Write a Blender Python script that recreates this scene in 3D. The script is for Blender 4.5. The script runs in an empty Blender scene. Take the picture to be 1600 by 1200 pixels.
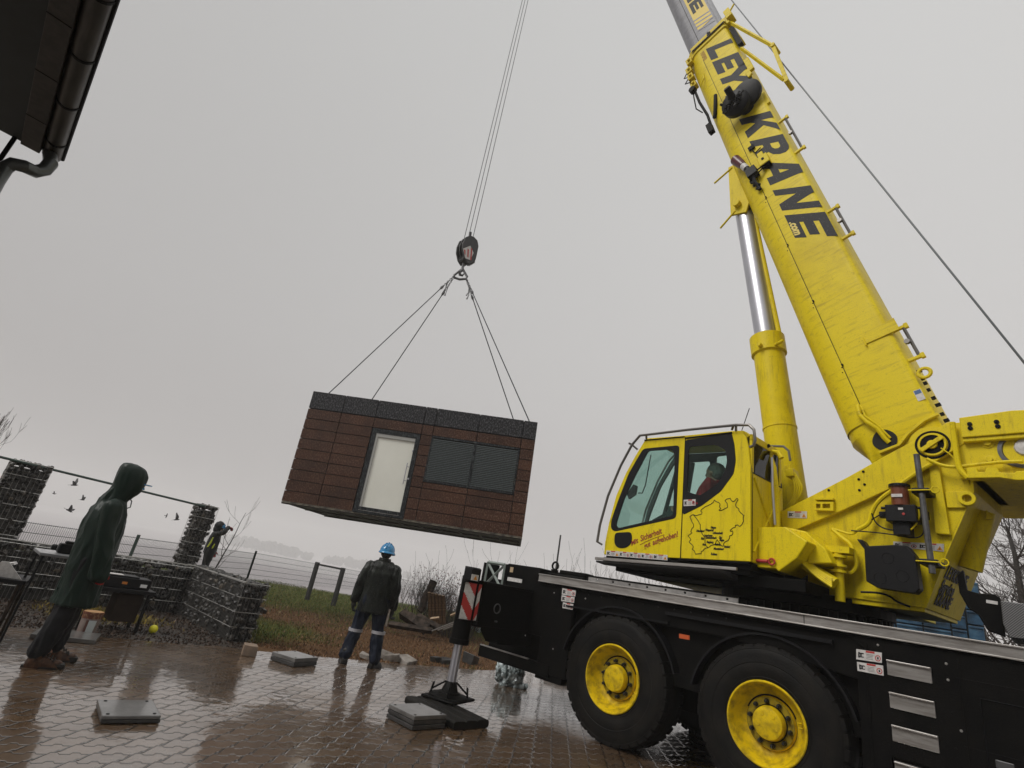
import bpy, bmesh, math, random
from mathutils import Matrix, Vector, noise
from mathutils.geometry import tessellate_polygon
random.seed(7)
R = math.radians
sc = bpy.context.scene
col = sc.collection
V = Vector
# ------------------------------------------------------------------ camera
CAMH, FPX, PITCH, ROLL = 1.4036, 817.12, .367406, .185122
fwd = V((0, math.cos(PITCH), math.sin(PITCH))); rt = V((1, 0, 0)); up = rt.cross(fwd)
rt2 = rt * math.cos(ROLL) + up * math.sin(ROLL); up2 = up * math.cos(ROLL) - rt * math.sin(ROLL)
EYE = V((0, 0, CAMH))
def ray(px, py): return fwd + rt2 * ((px - 800) / FPX) + up2 * ((600 - py) / FPX)
def ground(px, py, z=0.0):                       # point of a horizontal plane seen at a pixel
    d = ray(px, py); return EYE + d * ((z - CAMH) / d.z)
def atdist(px, py, D):
    d = ray(px, py); return EYE + d * (D / math.hypot(d.x, d.y))
def inplane(px, py, O, X, Y, y):                 # (x, z) in a vertical frame's plane y = const
    d = ray(px, py); t = ((O - EYE).dot(Y) + y) / d.dot(Y); P = EYE + d * t
    return (P - O).dot(X), P.z
cam = bpy.data.cameras.new('camera'); co = bpy.data.objects.new('camera', cam); col.objects.link(co)
cam.sensor_width = 36; cam.lens = FPX / 1600 * 36; cam.clip_start = .05; cam.clip_end = 3000
mm = Matrix((rt2, up2, -fwd)).transposed().to_4x4(); mm.translation = EYE; co.matrix_world = mm
sc.camera = co
# ------------------------------------------------------------------ frames
AZ, BET = .759463, R(36)
def frame(O, a): return Matrix.Translation(O) @ Matrix.Rotation(a + math.pi / 2, 4, 'Z')
C0 = V((math.cos(AZ) * 7.15, math.sin(AZ) * 7.15, 0)); S0 = V((3.809, 6.373, 0))
MC, MS = frame(C0, AZ), frame(S0, BET)
def ax(M, i): return V((M[0][i], M[1][i], M[2][i]))
def car(px, py, y): return inplane(px, py, C0, ax(MC, 0), ax(MC, 1), y)
def sup(px, py, y): return inplane(px, py, S0, ax(MS, 0), ax(MS, 1), y)
PHI = R(73.46)
MB_ = Matrix(((math.cos(PHI), 0, -math.sin(PHI), -1.2), (0, 1, 0, 0), (math.sin(PHI), 0, math.cos(PHI), 3.5), (0, 0, 0, 1)))
def bp(px, py, y):
    X, Z = sup(px, py, y); dx, dz = X + 1.2, Z - 3.5
    return dx * math.cos(PHI) + dz * math.sin(PHI), -dx * math.sin(PHI) + dz * math.cos(PHI)
S2C = MC.inverted() @ MS; B2C = S2C @ MB_
# ------------------------------------------------------------------ mesh builder
class MB:
    def __init__(s): s.v = []; s.f = []; s.mi = []
    def add(s, vs, fs, m=0):
        o = len(s.v); s.v += [tuple(v) for v in vs]; s.f += [tuple(i + o for i in f) for f in fs]; s.mi += [m] * len(fs); return s
    def box(s, lo, hi, m=0, rot=None):
        x0, y0, z0 = lo; x1, y1, z1 = hi
        vs = [V(p) for p in ((x0,y0,z0),(x1,y0,z0),(x1,y1,z0),(x0,y1,z0),(x0,y0,z1),(x1,y0,z1),(x1,y1,z1),(x0,y1,z1))]
        if rot:
            c = sum(vs, V()) / 8; vs = [c + rot @ (p - c) for p in vs]
        return s.add(vs, [(0,3,2,1),(4,5,6,7),(0,1,5,4),(1,2,6,5),(2,3,7,6),(3,0,4,7)], m)
    def plate(s, poly, y0, y1, holes=(), m=0, axis='y'):   # polygon in (x,z), extruded from y0 to y1
        def P(p, w): return V((p[0], w, p[1])) if axis == 'y' else (V((p[0], p[1], w)) if axis == 'z' else V((w, p[0], p[1])))
        loops = [list(poly)] + [list(h) for h in holes]
        flat = [p for l in loops for p in l]; n = len(flat)
        tri = tessellate_polygon([[V((p[0], p[1], 0)) for p in l] for l in loops])
        vs = [P(p, y0) for p in flat] + [P(p, y1) for p in flat]; fs = []
        for t in tri:
            a, b, c = (V((*flat[i], 0)) for i in t)
            ccw = (b - a).cross(c - a).z > 0
            t = t if ccw else (t[0], t[2], t[1])
            fl = (y1 > y0) == (axis == 'y')
            # (x,z) ccw gives normal -y ; others +w
            f0 = t if fl else (t[0], t[2], t[1])
            fs.append(tuple(f0)); fs.append(tuple(i + n for i in (f0[0], f0[2], f0[1])))
        o = 0
        for k, l in enumerate(loops):
            L = len(l); ar = sum(l[i][0] * l[(i+1) % L][1] - l[(i+1) % L][0] * l[i][1] for i in range(L))
            for i in range(L):
                j = (i + 1) % L; q = (o+i, o+j, n+o+j, n+o+i)
                fs.append(q)
            o += L
        return s.add(vs, fs, m)
    def tube(s, pts, r, seg=8, caps=True, m=0, flat=None):
        pts = [V(p) for p in pts]; n = len(pts); rs = r if hasattr(r, '__len__') else [r] * n
        vs = []; fs = []; prev = None
        for i, p in enumerate(pts):
            d = (pts[min(i+1, n-1)] - pts[max(i-1, 0)]).normalized()
            if prev is None:
                a = V((0, 0, 1)) if abs(d.z) < .9 else V((0, 1, 0)); u = d.cross(a).normalized()
            else:
                u = (prev - d * prev.dot(d)); u = u.normalized() if u.length > 1e-6 else d.orthogonal().normalized()
            prev = u; w = d.cross(u)
            for k in range(seg):
                t = 2 * math.pi * k / seg; vs.append(p + u * (math.cos(t) * rs[i]) + w * (math.sin(t) * rs[i]))
        for i in range(n - 1):
            for k in range(seg):
                k2 = (k + 1) % seg; fs.append((i*seg+k, i*seg+k2, (i+1)*seg+k2, (i+1)*seg+k))
        if caps: fs.append(tuple(range(seg))[::-1]); fs.append(tuple((n-1)*seg + k for k in range(seg)))
        return s.add(vs, fs, m)
    def lathe(s, prof, c=(0,0,0), seg=48, axis='y', m=0):   # prof: (r, h)
        c = V(c); vs = []; fs = []; n = len(prof)
        for k in range(seg):
            t = 2 * math.pi * k / seg; a, b = math.cos(t), math.sin(t)
            for r, h in prof:
                vs.append(c + (V((r*a, h, r*b)) if axis == 'y' else V((r*a, r*b, h)) if axis == 'z' else V((h, r*a, r*b))))
        for k in range(seg):
            k2 = (k + 1) % seg
            for i in range(n - 1): fs.append((k*n+i, k*n+i+1, k2*n+i+1, k2*n+i))
        return s.add(vs, fs, m)
    def loft(s, rings, m=0, closed=True, caps=True):
        n = len(rings[0]); vs = [p for r in rings for p in r]; fs = []
        for i in range(len(rings) - 1):
            for k in range(n if closed else n - 1):
                k2 = (k + 1) % n; fs.append((i*n+k, i*n+k2, (i+1)*n+k2, (i+1)*n+k))
        if caps and closed: fs.append(tuple(range(n))[::-1]); fs.append(tuple((len(rings)-1)*n + k for k in range(n)))
        return s.add(vs, fs, m)
    def ico(s, c, r, sub=1, jit=.2, sq=(1,1,1), rot=None, m=0):
        vs, fs = ICO[sub]; c = V(c); rot = rot or Matrix.Rotation(random.random()*6, 3, V((random.random()-.5, random.random()-.5, random.random()-.4)))
        return s.add([c + rot @ V((p.x*sq[0], p.y*sq[1], p.z*sq[2])) * (r * (1 + random.uniform(-jit, jit))) for p in vs], fs, m)
    def build(s, name, mats, parent=None, smooth=False, bevel=0, xf=None, label=None, seg=2, fixn=True):
        me = bpy.data.meshes.new(name); me.from_pydata(s.v, [], s.f)
        if not isinstance(mats, (list, tuple)): mats = [mats]
        for m in mats: me.materials.append(m)
        me.polygons.foreach_set('material_index', s.mi)
        if smooth: me.polygons.foreach_set('use_smooth', [True] * len(s.f))
        if fixn:
            b = bmesh.new(); b.from_mesh(me); bmesh.ops.recalc_face_normals(b, faces=b.faces); b.to_mesh(me); b.free()
        me.update()
        o = bpy.data.objects.new(name, me); col.objects.link(o)
        if parent: o.parent = parent
        if xf is not None: o.matrix_local = xf
        if bevel:
            md = o.modifiers.new('bevel', 'BEVEL'); md.width = bevel; md.segments = seg; md.limit_method = 'ANGLE'; md.angle_limit = R(40)
        if smooth == 'angle':
            sharp = R(35)
            b = bmesh.new(); b.from_mesh(me)
            for e in b.edges:
                e.smooth = not (len(e.link_faces) == 2 and e.calc_face_angle(0) > sharp)
            b.to_mesh(me); b.free()
        if label: o['label'] = label
        return o
ICO = {}
for sub in (1, 2, 3):
    b = bmesh.new(); bmesh.ops.create_icosphere(b, subdivisions=sub, radius=1)
    ICO[sub] = ([v.co.copy() for v in b.verts], [tuple(v.index for v in f.verts) for f in b.faces]); b.free()
def empty(name, loc=(0,0,0), rz=0, M=None):
    o = bpy.data.objects.new(name, None); col.objects.link(o); o.empty_display_size = .2
    if M is not None: o.matrix_world = M
    else: o.location = loc; o.rotation_euler = (0, 0, rz)
    return o
def tag(o, label, cat, group=None):
    o['label'] = label; o['category'] = cat
    if group: o['group'] = group
    return o
def kind(o, k, label=None, cat=None):
    o['kind'] = k
    if label: o['label'] = label
    if cat: o['category'] = cat
    return o
def copy_tree(o, parent=None):
    c = o.copy(); col.objects.link(c)
    if parent: c.parent = parent
    for ch in o.children: copy_tree(ch, c)
    return c
def bake(o):                                     # apply modifiers into the mesh
    bpy.context.view_layer.update()
    dg = bpy.context.evaluated_depsgraph_get(); me = bpy.data.meshes.new_from_object(o.evaluated_get(dg)); o.modifiers.clear(); o.data = me; return o
def text_mb(txt, size, M, depth=.003, shear=0, align='LEFT', bold=0.0, sx=1.0):
    c = bpy.data.curves.new('t', 'FONT'); c.body = txt; c.size = size; c.shear = shear; c.align_x = align; c.offset = bold; c.extrude = depth; c.resolution_u = 3
    o = bpy.data.objects.new('t', c); col.objects.link(o); bpy.context.view_layer.update()
    me = bpy.data.meshes.new_from_object(o.evaluated_get(bpy.context.evaluated_depsgraph_get()))
    b = MB(); b.add([M @ V((v.co.x * sx, v.co.y, v.co.z)) for v in me.vertices], [tuple(p.vertices) for p in me.polygons])
    bpy.data.objects.remove(o); bpy.data.curves.remove(c); bpy.data.meshes.remove(me); return b
# ------------------------------------------------------------------ materials
class NT:
    def __init__(s, m): s.t = m.node_tree; s.n = s.t.nodes; s.l = s.t.links
    def new(s, ty, **k):
        n = s.n.new(ty)
        for a, b in k.items():
            if a.startswith('i_'):
                key = a[2:]; key = int(key) if key.isdigit() else key
                s.put(n, key, b)
            else: setattr(n, a, b)
        return n
    def put(s, n, key, val):
        inp = n.inputs[key]
        if isinstance(val, bpy.types.NodeSocket): s.l.new(val, inp)
        elif isinstance(val, bpy.types.Node): s.l.new(val.outputs[0], inp)
        else: inp.default_value = val
    def math(s, op, a, b=0.0, c=None, clamp=False):
        n = s.n.new('ShaderNodeMath'); n.operation = op; n.use_clamp = clamp
        s.put(n, 0, a); s.put(n, 1, b)
        if c is not None: s.put(n, 2, c)
        return n.outputs[0]
    def ramp(s, fac, stops):
        n = s.n.new('ShaderNodeValToRGB'); s.put(n, 0, fac); e = n.color_ramp.elements
        while len(e) < len(stops): e.new(.5)
        for el, (p, c) in zip(e, stops): el.position = p; el.color = (*c, 1) if len(c) == 3 else c
        return n.outputs[0]
    def noise(s, vec, scale, detail=4, rough=.5, out=0, **k):
        n = s.new('ShaderNodeTexNoise', **k); s.put(n, 'Scale', scale); s.put(n, 'Detail', detail); s.put(n, 'Roughness', rough)
        if vec is not None: s.put(n, 'Vector', vec)
        return n.outputs[out]
    def mix(s, f, a, b, bt='MIX'):
        n = s.n.new('ShaderNodeMix'); n.data_type = 'RGBA'; n.blend_type = bt
        s.put(n, 0, f); s.put(n, 6, a if not isinstance(a, tuple) else (*a, 1)); s.put(n, 7, b if not isinstance(b, tuple) else (*b, 1)); return n.outputs[2]
def mat(name, c=(.5,.5,.5), rough=.5, metal=0, c2=None, nscale=6, nlo=.4, nhi=.65, bump=0, bscale=60, coat=0, spec=.5, rvar=0, stretch=None, speck=0, speckc=(.5,.5,.5), sscale=220):
    m = bpy.data.materials.new(name); m.use_nodes = True; t = NT(m); p = m.node_tree.nodes['Principled BSDF']
    tc = t.new('ShaderNodeTexCoord'); vec = tc.outputs['Object']
    if stretch:
        mp = t.new('ShaderNodeMapping', i_Vector=vec); mp.inputs['Scale'].default_value = stretch; vec = mp.outputs[0]
    p.inputs['Base Color'].default_value = (*c, 1); colr = None
    if c2:
        nz = t.noise(vec, nscale, 6, .6); colr = t.ramp(nz, [(nlo, c), (nhi, c2)])
    if speck:
        ns = t.noise(vec, sscale, 2, .6); f = t.math('MULTIPLY', t.math('GREATER_THAN', ns, .64), speck); colr = t.mix(f, colr if colr is not None else c, speckc)
    if colr is not None: t.put(p, 'Base Color', colr)
    p.inputs['Roughness'].default_value = rough; p.inputs['Metallic'].default_value = metal
    if rvar:
        rn = t.noise(vec, nscale * 1.7, 5, .6); t.put(p, 'Roughness', t.math('MULTIPLY_ADD', rn, rvar, rough - rvar / 2))
    p.inputs['Specular IOR Level'].default_value = spec; p.inputs['Coat Weight'].default_value = coat; p.inputs['Coat Roughness'].default_value = .08
    if bump:
        bn = t.noise(tc.outputs['Object'], bscale, 3, .6); b = t.new('ShaderNodeBump'); b.inputs['Strength'].default_value = bump; b.inputs['Distance'].default_value = .01
        t.put(b, 'Height', bn); t.l.new(b.outputs[0], p.inputs['Normal'])
    return m
def yellow_mat(name='yellow_paint', base=(.76, .595, .004)):
    m = bpy.data.materials.new(name); m.use_nodes = True; t = NT(m); p = m.node_tree.nodes['Principled BSDF']
    tc = t.new('ShaderNodeTexCoord'); o = tc.outputs['Object']
    n1 = t.noise(o, 1.6, 8, .65); n2 = t.noise(o, 26, 5, .7)
    mp = t.new('ShaderNodeMapping', i_Vector=o); mp.inputs['Scale'].default_value = (9, 9, 1.1); n3 = t.noise(mp.outputs[0], 2.2, 6, .65)
    n4 = t.noise(o, 130, 2, .5); n5 = t.noise(o, .55, 6, .7)
    c = t.mix(t.ramp(n1, [(.42, (0,0,0)), (.75, (.35,.35,.35))]), base, (base[0]*.82, base[1]*.78, base[2]))
    c = t.mix(t.ramp(n3, [(.52, (0,0,0)), (.72, (.5,.5,.5))]), c, (.26, .17, .02))
    c = t.mix(t.ramp(n2, [(.60, (0,0,0)), (.72, (.5,.5,.5))]), c, (.24, .16, .015))
    c = t.mix(t.ramp(n4, [(.56, (0,0,0)), (.68, (.35,.35,.35))]), c, (.3, .22, .02))
    c = t.mix(t.ramp(n5, [(.50, (0,0,0)), (.62, (.28,.28,.28)), (.66, (.05,.05,.05)), (.8, (.4,.4,.4))]), c, (.34, .22, .01))
    t.put(p, 'Base Color', c); t.put(p, 'Roughness', t.math('MULTIPLY_ADD', n2, .3, .32)); p.inputs['Specular IOR Level'].default_value = .22
    b = t.new('ShaderNodeBump'); b.inputs['Strength'].default_value = .12; b.inputs['Distance'].default_value = .003; t.put(b, 'Height', n4); t.l.new(b.outputs[0], p.inputs['Normal'])
    return m
def glass_mat(name, tint, refl=.35, rough=.03):
    m = bpy.data.materials.new(name); m.use_nodes = True; t = NT(m); t.n.clear()
    out = t.new('ShaderNodeOutputMaterial'); tr = t.new('ShaderNodeBsdfTransparent'); tr.inputs[0].default_value = (*tint, 1)
    gl = t.new('ShaderNodeBsdfGlossy'); gl.inputs['Roughness'].default_value = rough; gl.inputs[0].default_value = (.8, .8, .8, 1)
    lw = t.new('ShaderNodeFresnel'); lw.inputs[0].default_value = 1.5
    tc = t.new('ShaderNodeTexCoord'); n = t.noise(tc.outputs['Object'], 120, 2, .6); drops = t.math('GREATER_THAN', n, .67)
    df = t.new('ShaderNodeBsdfDiffuse'); df.inputs[0].default_value = (.45, .5, .5, 1)
    mx = t.new('ShaderNodeMixShader'); t.put(mx, 0, t.math('MULTIPLY', lw, refl * 2, clamp=True)); t.l.new(tr.outputs[0], mx.inputs[1]); t.l.new(gl.outputs[0], mx.inputs[2])
    m2 = t.new('ShaderNodeMixShader'); t.put(m2, 0, t.math('MULTIPLY', drops, .35)); t.l.new(mx.outputs[0], m2.inputs[1]); t.l.new(df.outputs[0], m2.inputs[2])
    t.l.new(m2.outputs[0], out.inputs[0]); return m
YEL = yellow_mat()
YEL2 = mat('yellow_wheel_paint', (.72,.50,.004), .5, c2=(.14,.09,.015), nscale=11, nlo=.42, nhi=.80, bump=.2, spec=.2)
BLK = mat('black_paint', (.0022,.0022,.0022), .5, c2=(.005,.0045,.004), nscale=5, bump=.25, bscale=90, speck=.3, speckc=(.025,.023,.021), sscale=150, spec=.09)
BLK2 = mat('black_plastic', (.005,.005,.006), .45, bump=.2, bscale=200, speck=.4, speckc=(.05,.05,.05), sscale=120, spec=.2)
LETM = mat('lettering_black', (.009,.009,.011), .5, speck=.7, speckc=(.09,.09,.09), sscale=60, spec=.2)
RUB = mat('tyre_rubber', (.0045,.0042,.004), .6, c2=(.011,.0095,.0075), nscale=5, bump=.3, bscale=60, spec=.15)
ALU = mat('aluminium', (.42,.40,.38), .38, .7, c2=(.26,.24,.22), nscale=3, stretch=(1,1,8), bump=.1)
CHR = mat('chrome_rod', (.50,.50,.54), .36, .85, c2=(.45,.45,.48), nscale=2)
STEEL = mat('grey_steel', (.13,.13,.135), .4, .6, c2=(.08,.08,.08), nscale=12)
GREYB = mat('grey_boom_paint', (.20,.20,.22), .4, c2=(.13,.13,.14), nscale=4, stretch=(6,6,1), speck=.5, speckc=(.33,.33,.35), sscale=160)
TUBE = mat('handrail_metal', (.16,.15,.14), .35, .6)
WHT = mat('white_sticker', (.62,.60,.58), .45, c2=(.48,.46,.44), nscale=30)
RED = mat('red_print', (.42,.03,.025), .5)
ORG = mat('orange_print', (.62,.26,.03), .5)
REDM = mat('dark_red_lettering', (.28,.03,.012), .5)
CONC = mat('concrete_slab', (.12,.115,.11), .3, c2=(.07,.066,.062), nscale=8, bump=.2, coat=.7)
DARKC = mat('dark_concrete', (.022,.021,.02), .4, c2=(.045,.042,.04), nscale=10, bump=.4, bscale=50)
WOOD = mat('wet_wood', (.05,.026,.012), .6, c2=(.12,.07,.035), nscale=8, stretch=(1,1,6), bump=.4, bscale=50, spec=.15)
WOODD = mat('dark_wet_wood', (.016,.012,.009), .5, c2=(.07,.05,.038), nscale=8, bump=.5, bscale=50, spec=.12)
WOODL = mat('cut_timber', (.42,.30,.18), .55, c2=(.25,.16,.09), nscale=10)
ROPE = mat('steel_rope', (.05,.055,.06), .4, .5)
GREENM = mat('green_fence_coating', (.035,.06,.05), .45)
WIRE = mat('galvanised_wire', (.34,.33,.31), .35, .7)
def rock_mat(name, a, b, c):
    m = bpy.data.materials.new(name); m.use_nodes = True; t = NT(m); p = m.node_tree.nodes['Principled BSDF']; o = t.new('ShaderNodeTexCoord').outputs['Object']
    g = t.new('ShaderNodeNewGeometry'); rn = g.outputs['Random Per Island']
    base = t.ramp(rn, [(0, a), (.6, b), (.93, c), (1, (c[0]*1.7, c[1]*1.55, c[2]*1.3))]); n = t.noise(o, 30, 6, .65)
    t.put(p, 'Base Color', t.mix(t.ramp(n, [(.35, (0,0,0)), (.7, (1,1,1))]), base, tuple(x*.45 for x in a)))
    p.inputs['Roughness'].default_value = .38
    b_ = t.new('ShaderNodeBump'); b_.inputs['Strength'].default_value = .6; b_.inputs['Distance'].default_value = .02; t.put(b_, 'Height', n); t.l.new(b_.outputs[0], p.inputs['Normal']); return m
ROCK = rock_mat('wet_stone', (.014,.013,.012), (.045,.042,.037), (.10,.09,.078))
# ================================================================== MOBILE CRANE
crane = empty('mobile_crane', M=MC)
tag(crane, 'big yellow mobile crane with black chassis, lettered telescopic boom raised over the yard', 'crane')
YS = 1.337                                        # side plane of the chassis (towards the camera)
def cz(px, py, y=YS): return car(px, py, y)
# chassis
b = MB()
b.plate([(-4.5,.62),(.45,.62),(.45,.52),(1.22,.52),(1.22,1.2),(2.3,1.32),(4.3,1.32),(4.3,.5),(4.75,.5),(4.75,.9),(5.0,.9),(5.0,1.55),(-4.5,1.55)], 1.20, 1.30)
b.plate([(-4.5,.62),(.45,.62),(1.22,.62),(1.22,1.2),(2.3,1.32),(4.3,1.32),(4.3,.6),(4.9,.6),(4.9,1.55),(-4.5,1.55)], -1.30, -1.20)
b.box((-4.5,-1.2,.75),(5.9,1.2,1.5))
b.box((-4.5,-.5,.45),(5.9,.5,.75))
b.box((4.35,-1.25,.42),(4.78,1.28,1.3))
b.box((-4.5,-1.26,1.56),(4.9,1.26,1.6))
b.build('chassis', BLK, crane, bevel=.008)
# body panel with steps
b = MB()
b.plate([(-4.5,.3),(1.15,.3),(1.15,1.45),(1.25,1.53),(4.86,1.53),(4.86,1.42),(-4.5,1.2)][:5]+[(-4.5,1.53)], 1.302, 1.33,
        holes=[[(.69,.62),(1.01,.62),(1.01,.70),(.69,.70)]])
b.box((-4.5,1.331,1.36),(.55,1.336,1.365)); b.box((-4.5,1.331,.9),(.55,1.336,.905)); b.box((.52,1.331,.3),(.53,1.336,1.5)); b.box((1.13,1.331,.3),(1.14,1.336,1.5))
for z in (1.40,1.157,.92,.66): b.tube([(.60,1.325,z-.05),(.60,1.34,z-.05)], .008, 6)
b.build('side_panel', BLK, crane, bevel=.004)
for (x_, z_) in ((.60,1.335),(.555,1.0),(.60,1.45),(1.05,1.5),(4.6,1.45),(4.5,.8),(4.1,1.45)):
    b = MB(); b.lathe([(0,.008),(.009,.006),(.010,0)], (x_,1.334,z_), 8); b.build('rivet', ALU, crane, smooth='angle')
for (xa, xb, za, zb2) in ((-.55,.42,.45,1.25),(-1.7,-.65,.45,1.25)):
    b = MB(); b.tube([(xa,1.334,za),(xb,1.334,za),(xb,1.334,zb2),(xa,1.334,zb2),(xa,1.334,za)], .006, 4); b.build('locker_seal', BLK2, crane)
    b = MB(); b.box((xb-.14,1.335,.82),(xb-.04,1.350,.87)); b.build('locker_latch', STEEL, crane, bevel=.004)
for k_ in range(12):
    b = MB(); b.lathe([(0,.007),(.008,.005),(.009,0)], (2.35+.19*k_,1.302+.03,1.50), 6); b.build('rivet', BLK2, crane)
for i, z in enumerate((1.40, 1.16, .925, .675, .43)):
    b = MB(); b.box((.70,1.30,z-.115),(.995,1.345,z)); b.box((.70,1.345,z-.012),(.995,1.365,z))
    b.build('step', ALU, crane, bevel=.003)
# mud guards above the wheels: long shallow ledges and arches
b = MB()
for c in (3.61, 1.96):
    pts = [(c + .76*math.cos(a), .67 + .76*math.sin(a)) for a in [R(x) for x in range(12, 172, 8)]]
    inn = [(c + .74*math.cos(a), .67 + .74*math.sin(a)) for a in [R(x) for x in range(12, 172, 8)]]
    b.plate(pts + inn[::-1], .95, 1.335)
b.build('mudguard', BLK2, crane, smooth='angle')
b = MB()
b.plate([cz(1040,955,YS),cz(1300,1000,YS),cz(1300,1006,YS),cz(1040,960,YS)], 1.30, 1.352)
b.plate([cz(885,945),cz(1045,972),cz(1045,975),cz(885,948)], 1.30, 1.35)
b.build('side_rail', BLK2, crane)
# deck edge strip
b = MB()
b.box((-4.5,1.25,1.565),(4.89,1.345,1.655)); b.box((-4.5,1.345,1.56),(4.89,1.352,1.572)); b.box((-4.5,1.345,1.648),(4.89,1.36,1.66)); b.box((1.615,1.343,1.566),(1.622,1.3475,1.648), 1)
b.build('deck_edge', [ALU, BLK], crane, bevel=.003)
# ladder on the deck
b = MB()
x0, x1 = 2.27, 4.16
b.plate([(x0,1.655),(x1,1.665),(x1,1.735),(x0,1.725)], 1.22, 1.235, holes=[[(x0+.1+i*.235,1.683),(x0+.125+i*.235,1.683),(x0+.125+i*.235,1.705),(x0+.1+i*.235,1.705)] for i in range(8)])
for i in range(8): b.tube([(x0+.11+i*.235,1.0,1.69),(x0+.11+i*.235,1.22,1.69)], .012, 8, m=1)
b.box((x0,1.0,1.66),(x1,1.02,1.72), 1); b.box((x0,1.236,1.716),(x1,1.24,1.735), 1)
b.build('ladder', [mat('ladder_grey', (.30,.29,.28), .5, c2=(.18,.17,.165), nscale=6), BLK], crane, bevel=.002)
# rear deck boxes
b = MB()
b.box((4.92,-1.2,1.3),(5.55,1.30,1.735)); b.box((4.3,-1.2,1.60),(4.92,1.15,1.70)); b.box((2.2,.3,1.60),(4.3,1.1,1.66)); b.box((5.55,-1.2,1.3),(5.98,1.25,1.45))
b.box((3.2,.9,1.66),(3.6,1.1,1.735)); b.box((4.3,.9,1.70),(4.75,1.1,1.76))
b.build('rear_deck_box', BLK, crane, bevel=.015)
b = MB()
b.lathe([(.05+.014*math.cos(a), .014*math.sin(a)) for a in [2*math.pi*k/8 for k in range(9)]], (4.83,1.1,1.80), 20, 'y'); b.box((4.79,1.07,1.70),(4.87,1.13,1.75))
b.build('lifting_eye', BLK, crane, smooth='angle')
b = MB(); b.box((5.42,1.30,1.62),(5.48,1.306,1.69)); b.build('reflector', mat('amber_reflector', (.45,.33,.2), .3), crane)
b = MB(); b.box((5.22,1.30,1.50),(5.5,1.306,1.55)); b.build('label_plate', WHT, crane)
b = MB()
X0, X1, Z0, Z1 = 5.60, 5.96, 1.40, 1.71
for p in (((X0,Z0),(X0,Z1)),((X1,Z0),(X1,Z1)),((X0,Z1),(X1,Z1)),((X0+.03,Z0),(X1-.03,Z1-.03)),((X0+.03,Z1-.03),(X1-.03,Z0))):
    b.tube([(p[0][0],1.30,p[0][1]),(p[1][0],1.30,p[1][1])], .022, 4)
b.build('cross_braced_frame', mat('grey_green_frame', (.20,.23,.21), .5), crane)
b = MB(); b.box((5.52,1.0,1.40),(5.57,1.31,1.72)); b.box((5.99,1.0,1.40),(6.03,1.31,1.70)); b.build('box_frame', BLK, crane)
# rear underrun box
b = MB(); b.box((4.55,1.05,.46),(5.82,1.31,.60)); b.box((4.8,.95,.60),(5.75,1.2,.9)); b.build('rear_bumper', BLK, crane, bevel=.006)
b = MB(); b.box((4.9,1.29,.60),(5.8,1.325,.614)); b.build('bumper_edge', ALU, crane)
b = MB(); b.box((4.98,1.33,.86),(5.02,1.338,.875)); b.build('type_plate', WHT, crane)
# outrigger: beam, jack, foot, warning sign
b = MB()
b.box((5.0,1.15,.90),(5.36,2.20,1.43)); b.box((4.985,1.3,1.405),(5.37,2.2,1.432)); b.box((5.06,1.2,.72),(5.30,1.75,.90))
b.plate([(1.2,.74),(2.05,.76),(2.17,.88),(2.17,.92),(1.2,.92)], 4.99, 5.0, axis='x')
beam = b.build('outrigger_beam', BLK, crane, bevel=.012)
b = MB(); b.lathe([(.055+.008*math.cos(a), .008*math.sin(a)) for a in [2*math.pi*k/8 for k in range(9)]], (4.985,1.95,1.14), 20, 'x'); b.box((4.99,1.9,.98),(4.999,1.95,1.0)); b.build('round_cap', STEEL, beam, smooth='angle')
jx, jy = 5.18, 2.31
b = MB()
b.tube([(jx,jy,.70),(jx,jy,1.44)], .11, 24); b.tube([(jx,jy,1.44),(jx,jy,1.46),(jx,jy,1.57)], [.12,.1,.1], 20); b.box((5.0,2.14,.92),(5.34,2.24,1.43)); b.tube([(jx,jy,.68),(jx,jy,.74)], .12, 24)
jack = b.build('outrigger_jack', BLK, crane, smooth='angle')
b = MB(); b.tube([(jx,jy,.22),(jx,jy,.70)], .054, 24); b.build('piston_rod', CHR, jack, smooth='angle')
b = MB()
b.lathe([(0,.28),(.05,.28),(.075,.24),(.10,.17),(.13,.165),(.13,.15),(.24,.13),(.24,.10),(0,.10)], (jx,jy,0), 24, 'z')
for a in range(4):
    t = R(45+90*a); b.tube([(jx+.06*math.cos(t),jy+.06*math.sin(t),.27),(jx+.22*math.cos(t),jy+.22*math.sin(t),.16)], .012, 6)
    b.tube([(jx+.22*math.cos(t),jy+.22*math.sin(t),.13),(jx+.2*math.cos(t),jy+.2*math.sin(t),.24)], .014, 6)
b.box((jx-.17,jy-.17,.088),(jx+.17,jy+.17,.12))
b.build('foot_plate', BLK, jack, smooth='angle', bevel=.006)
b = MB()                                           # chevron sign, two folded leaves
def sgn(u, z): 
    # u 0..1 across, fold at .62
    return (4.95 + abs(u-.62)*.06, 2.565 - u*.27, z)
def sq(pts, m): b.add([sgn(*p) for p in pts], [tuple(range(len(pts)))], m)
z0, z1 = .975, 1.385
def leaf(u0, u1, sl):
    n = 60; 
    for j in range(n):
        for i in range(12):
            ua, ub = u0+(u1-u0)*i/12, u0+(u1-u0)*(i+1)/12; za, zb = z0+(z1-z0)*j/n, z0+(z1-z0)*(j+1)/n
            um, zm = (ua+ub)/2, (za+zb)/2; ph = (zm - z0) / .155 + sl * abs(um-.62) * .33 / .155 + .35
            sq([(ua,za),(ub,za),(ub,zb),(ua,zb)], 1 if (ph % 2) < 1 else 0)
leaf(0, .6, -1.0); leaf(.64, 1, -1.0)
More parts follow.
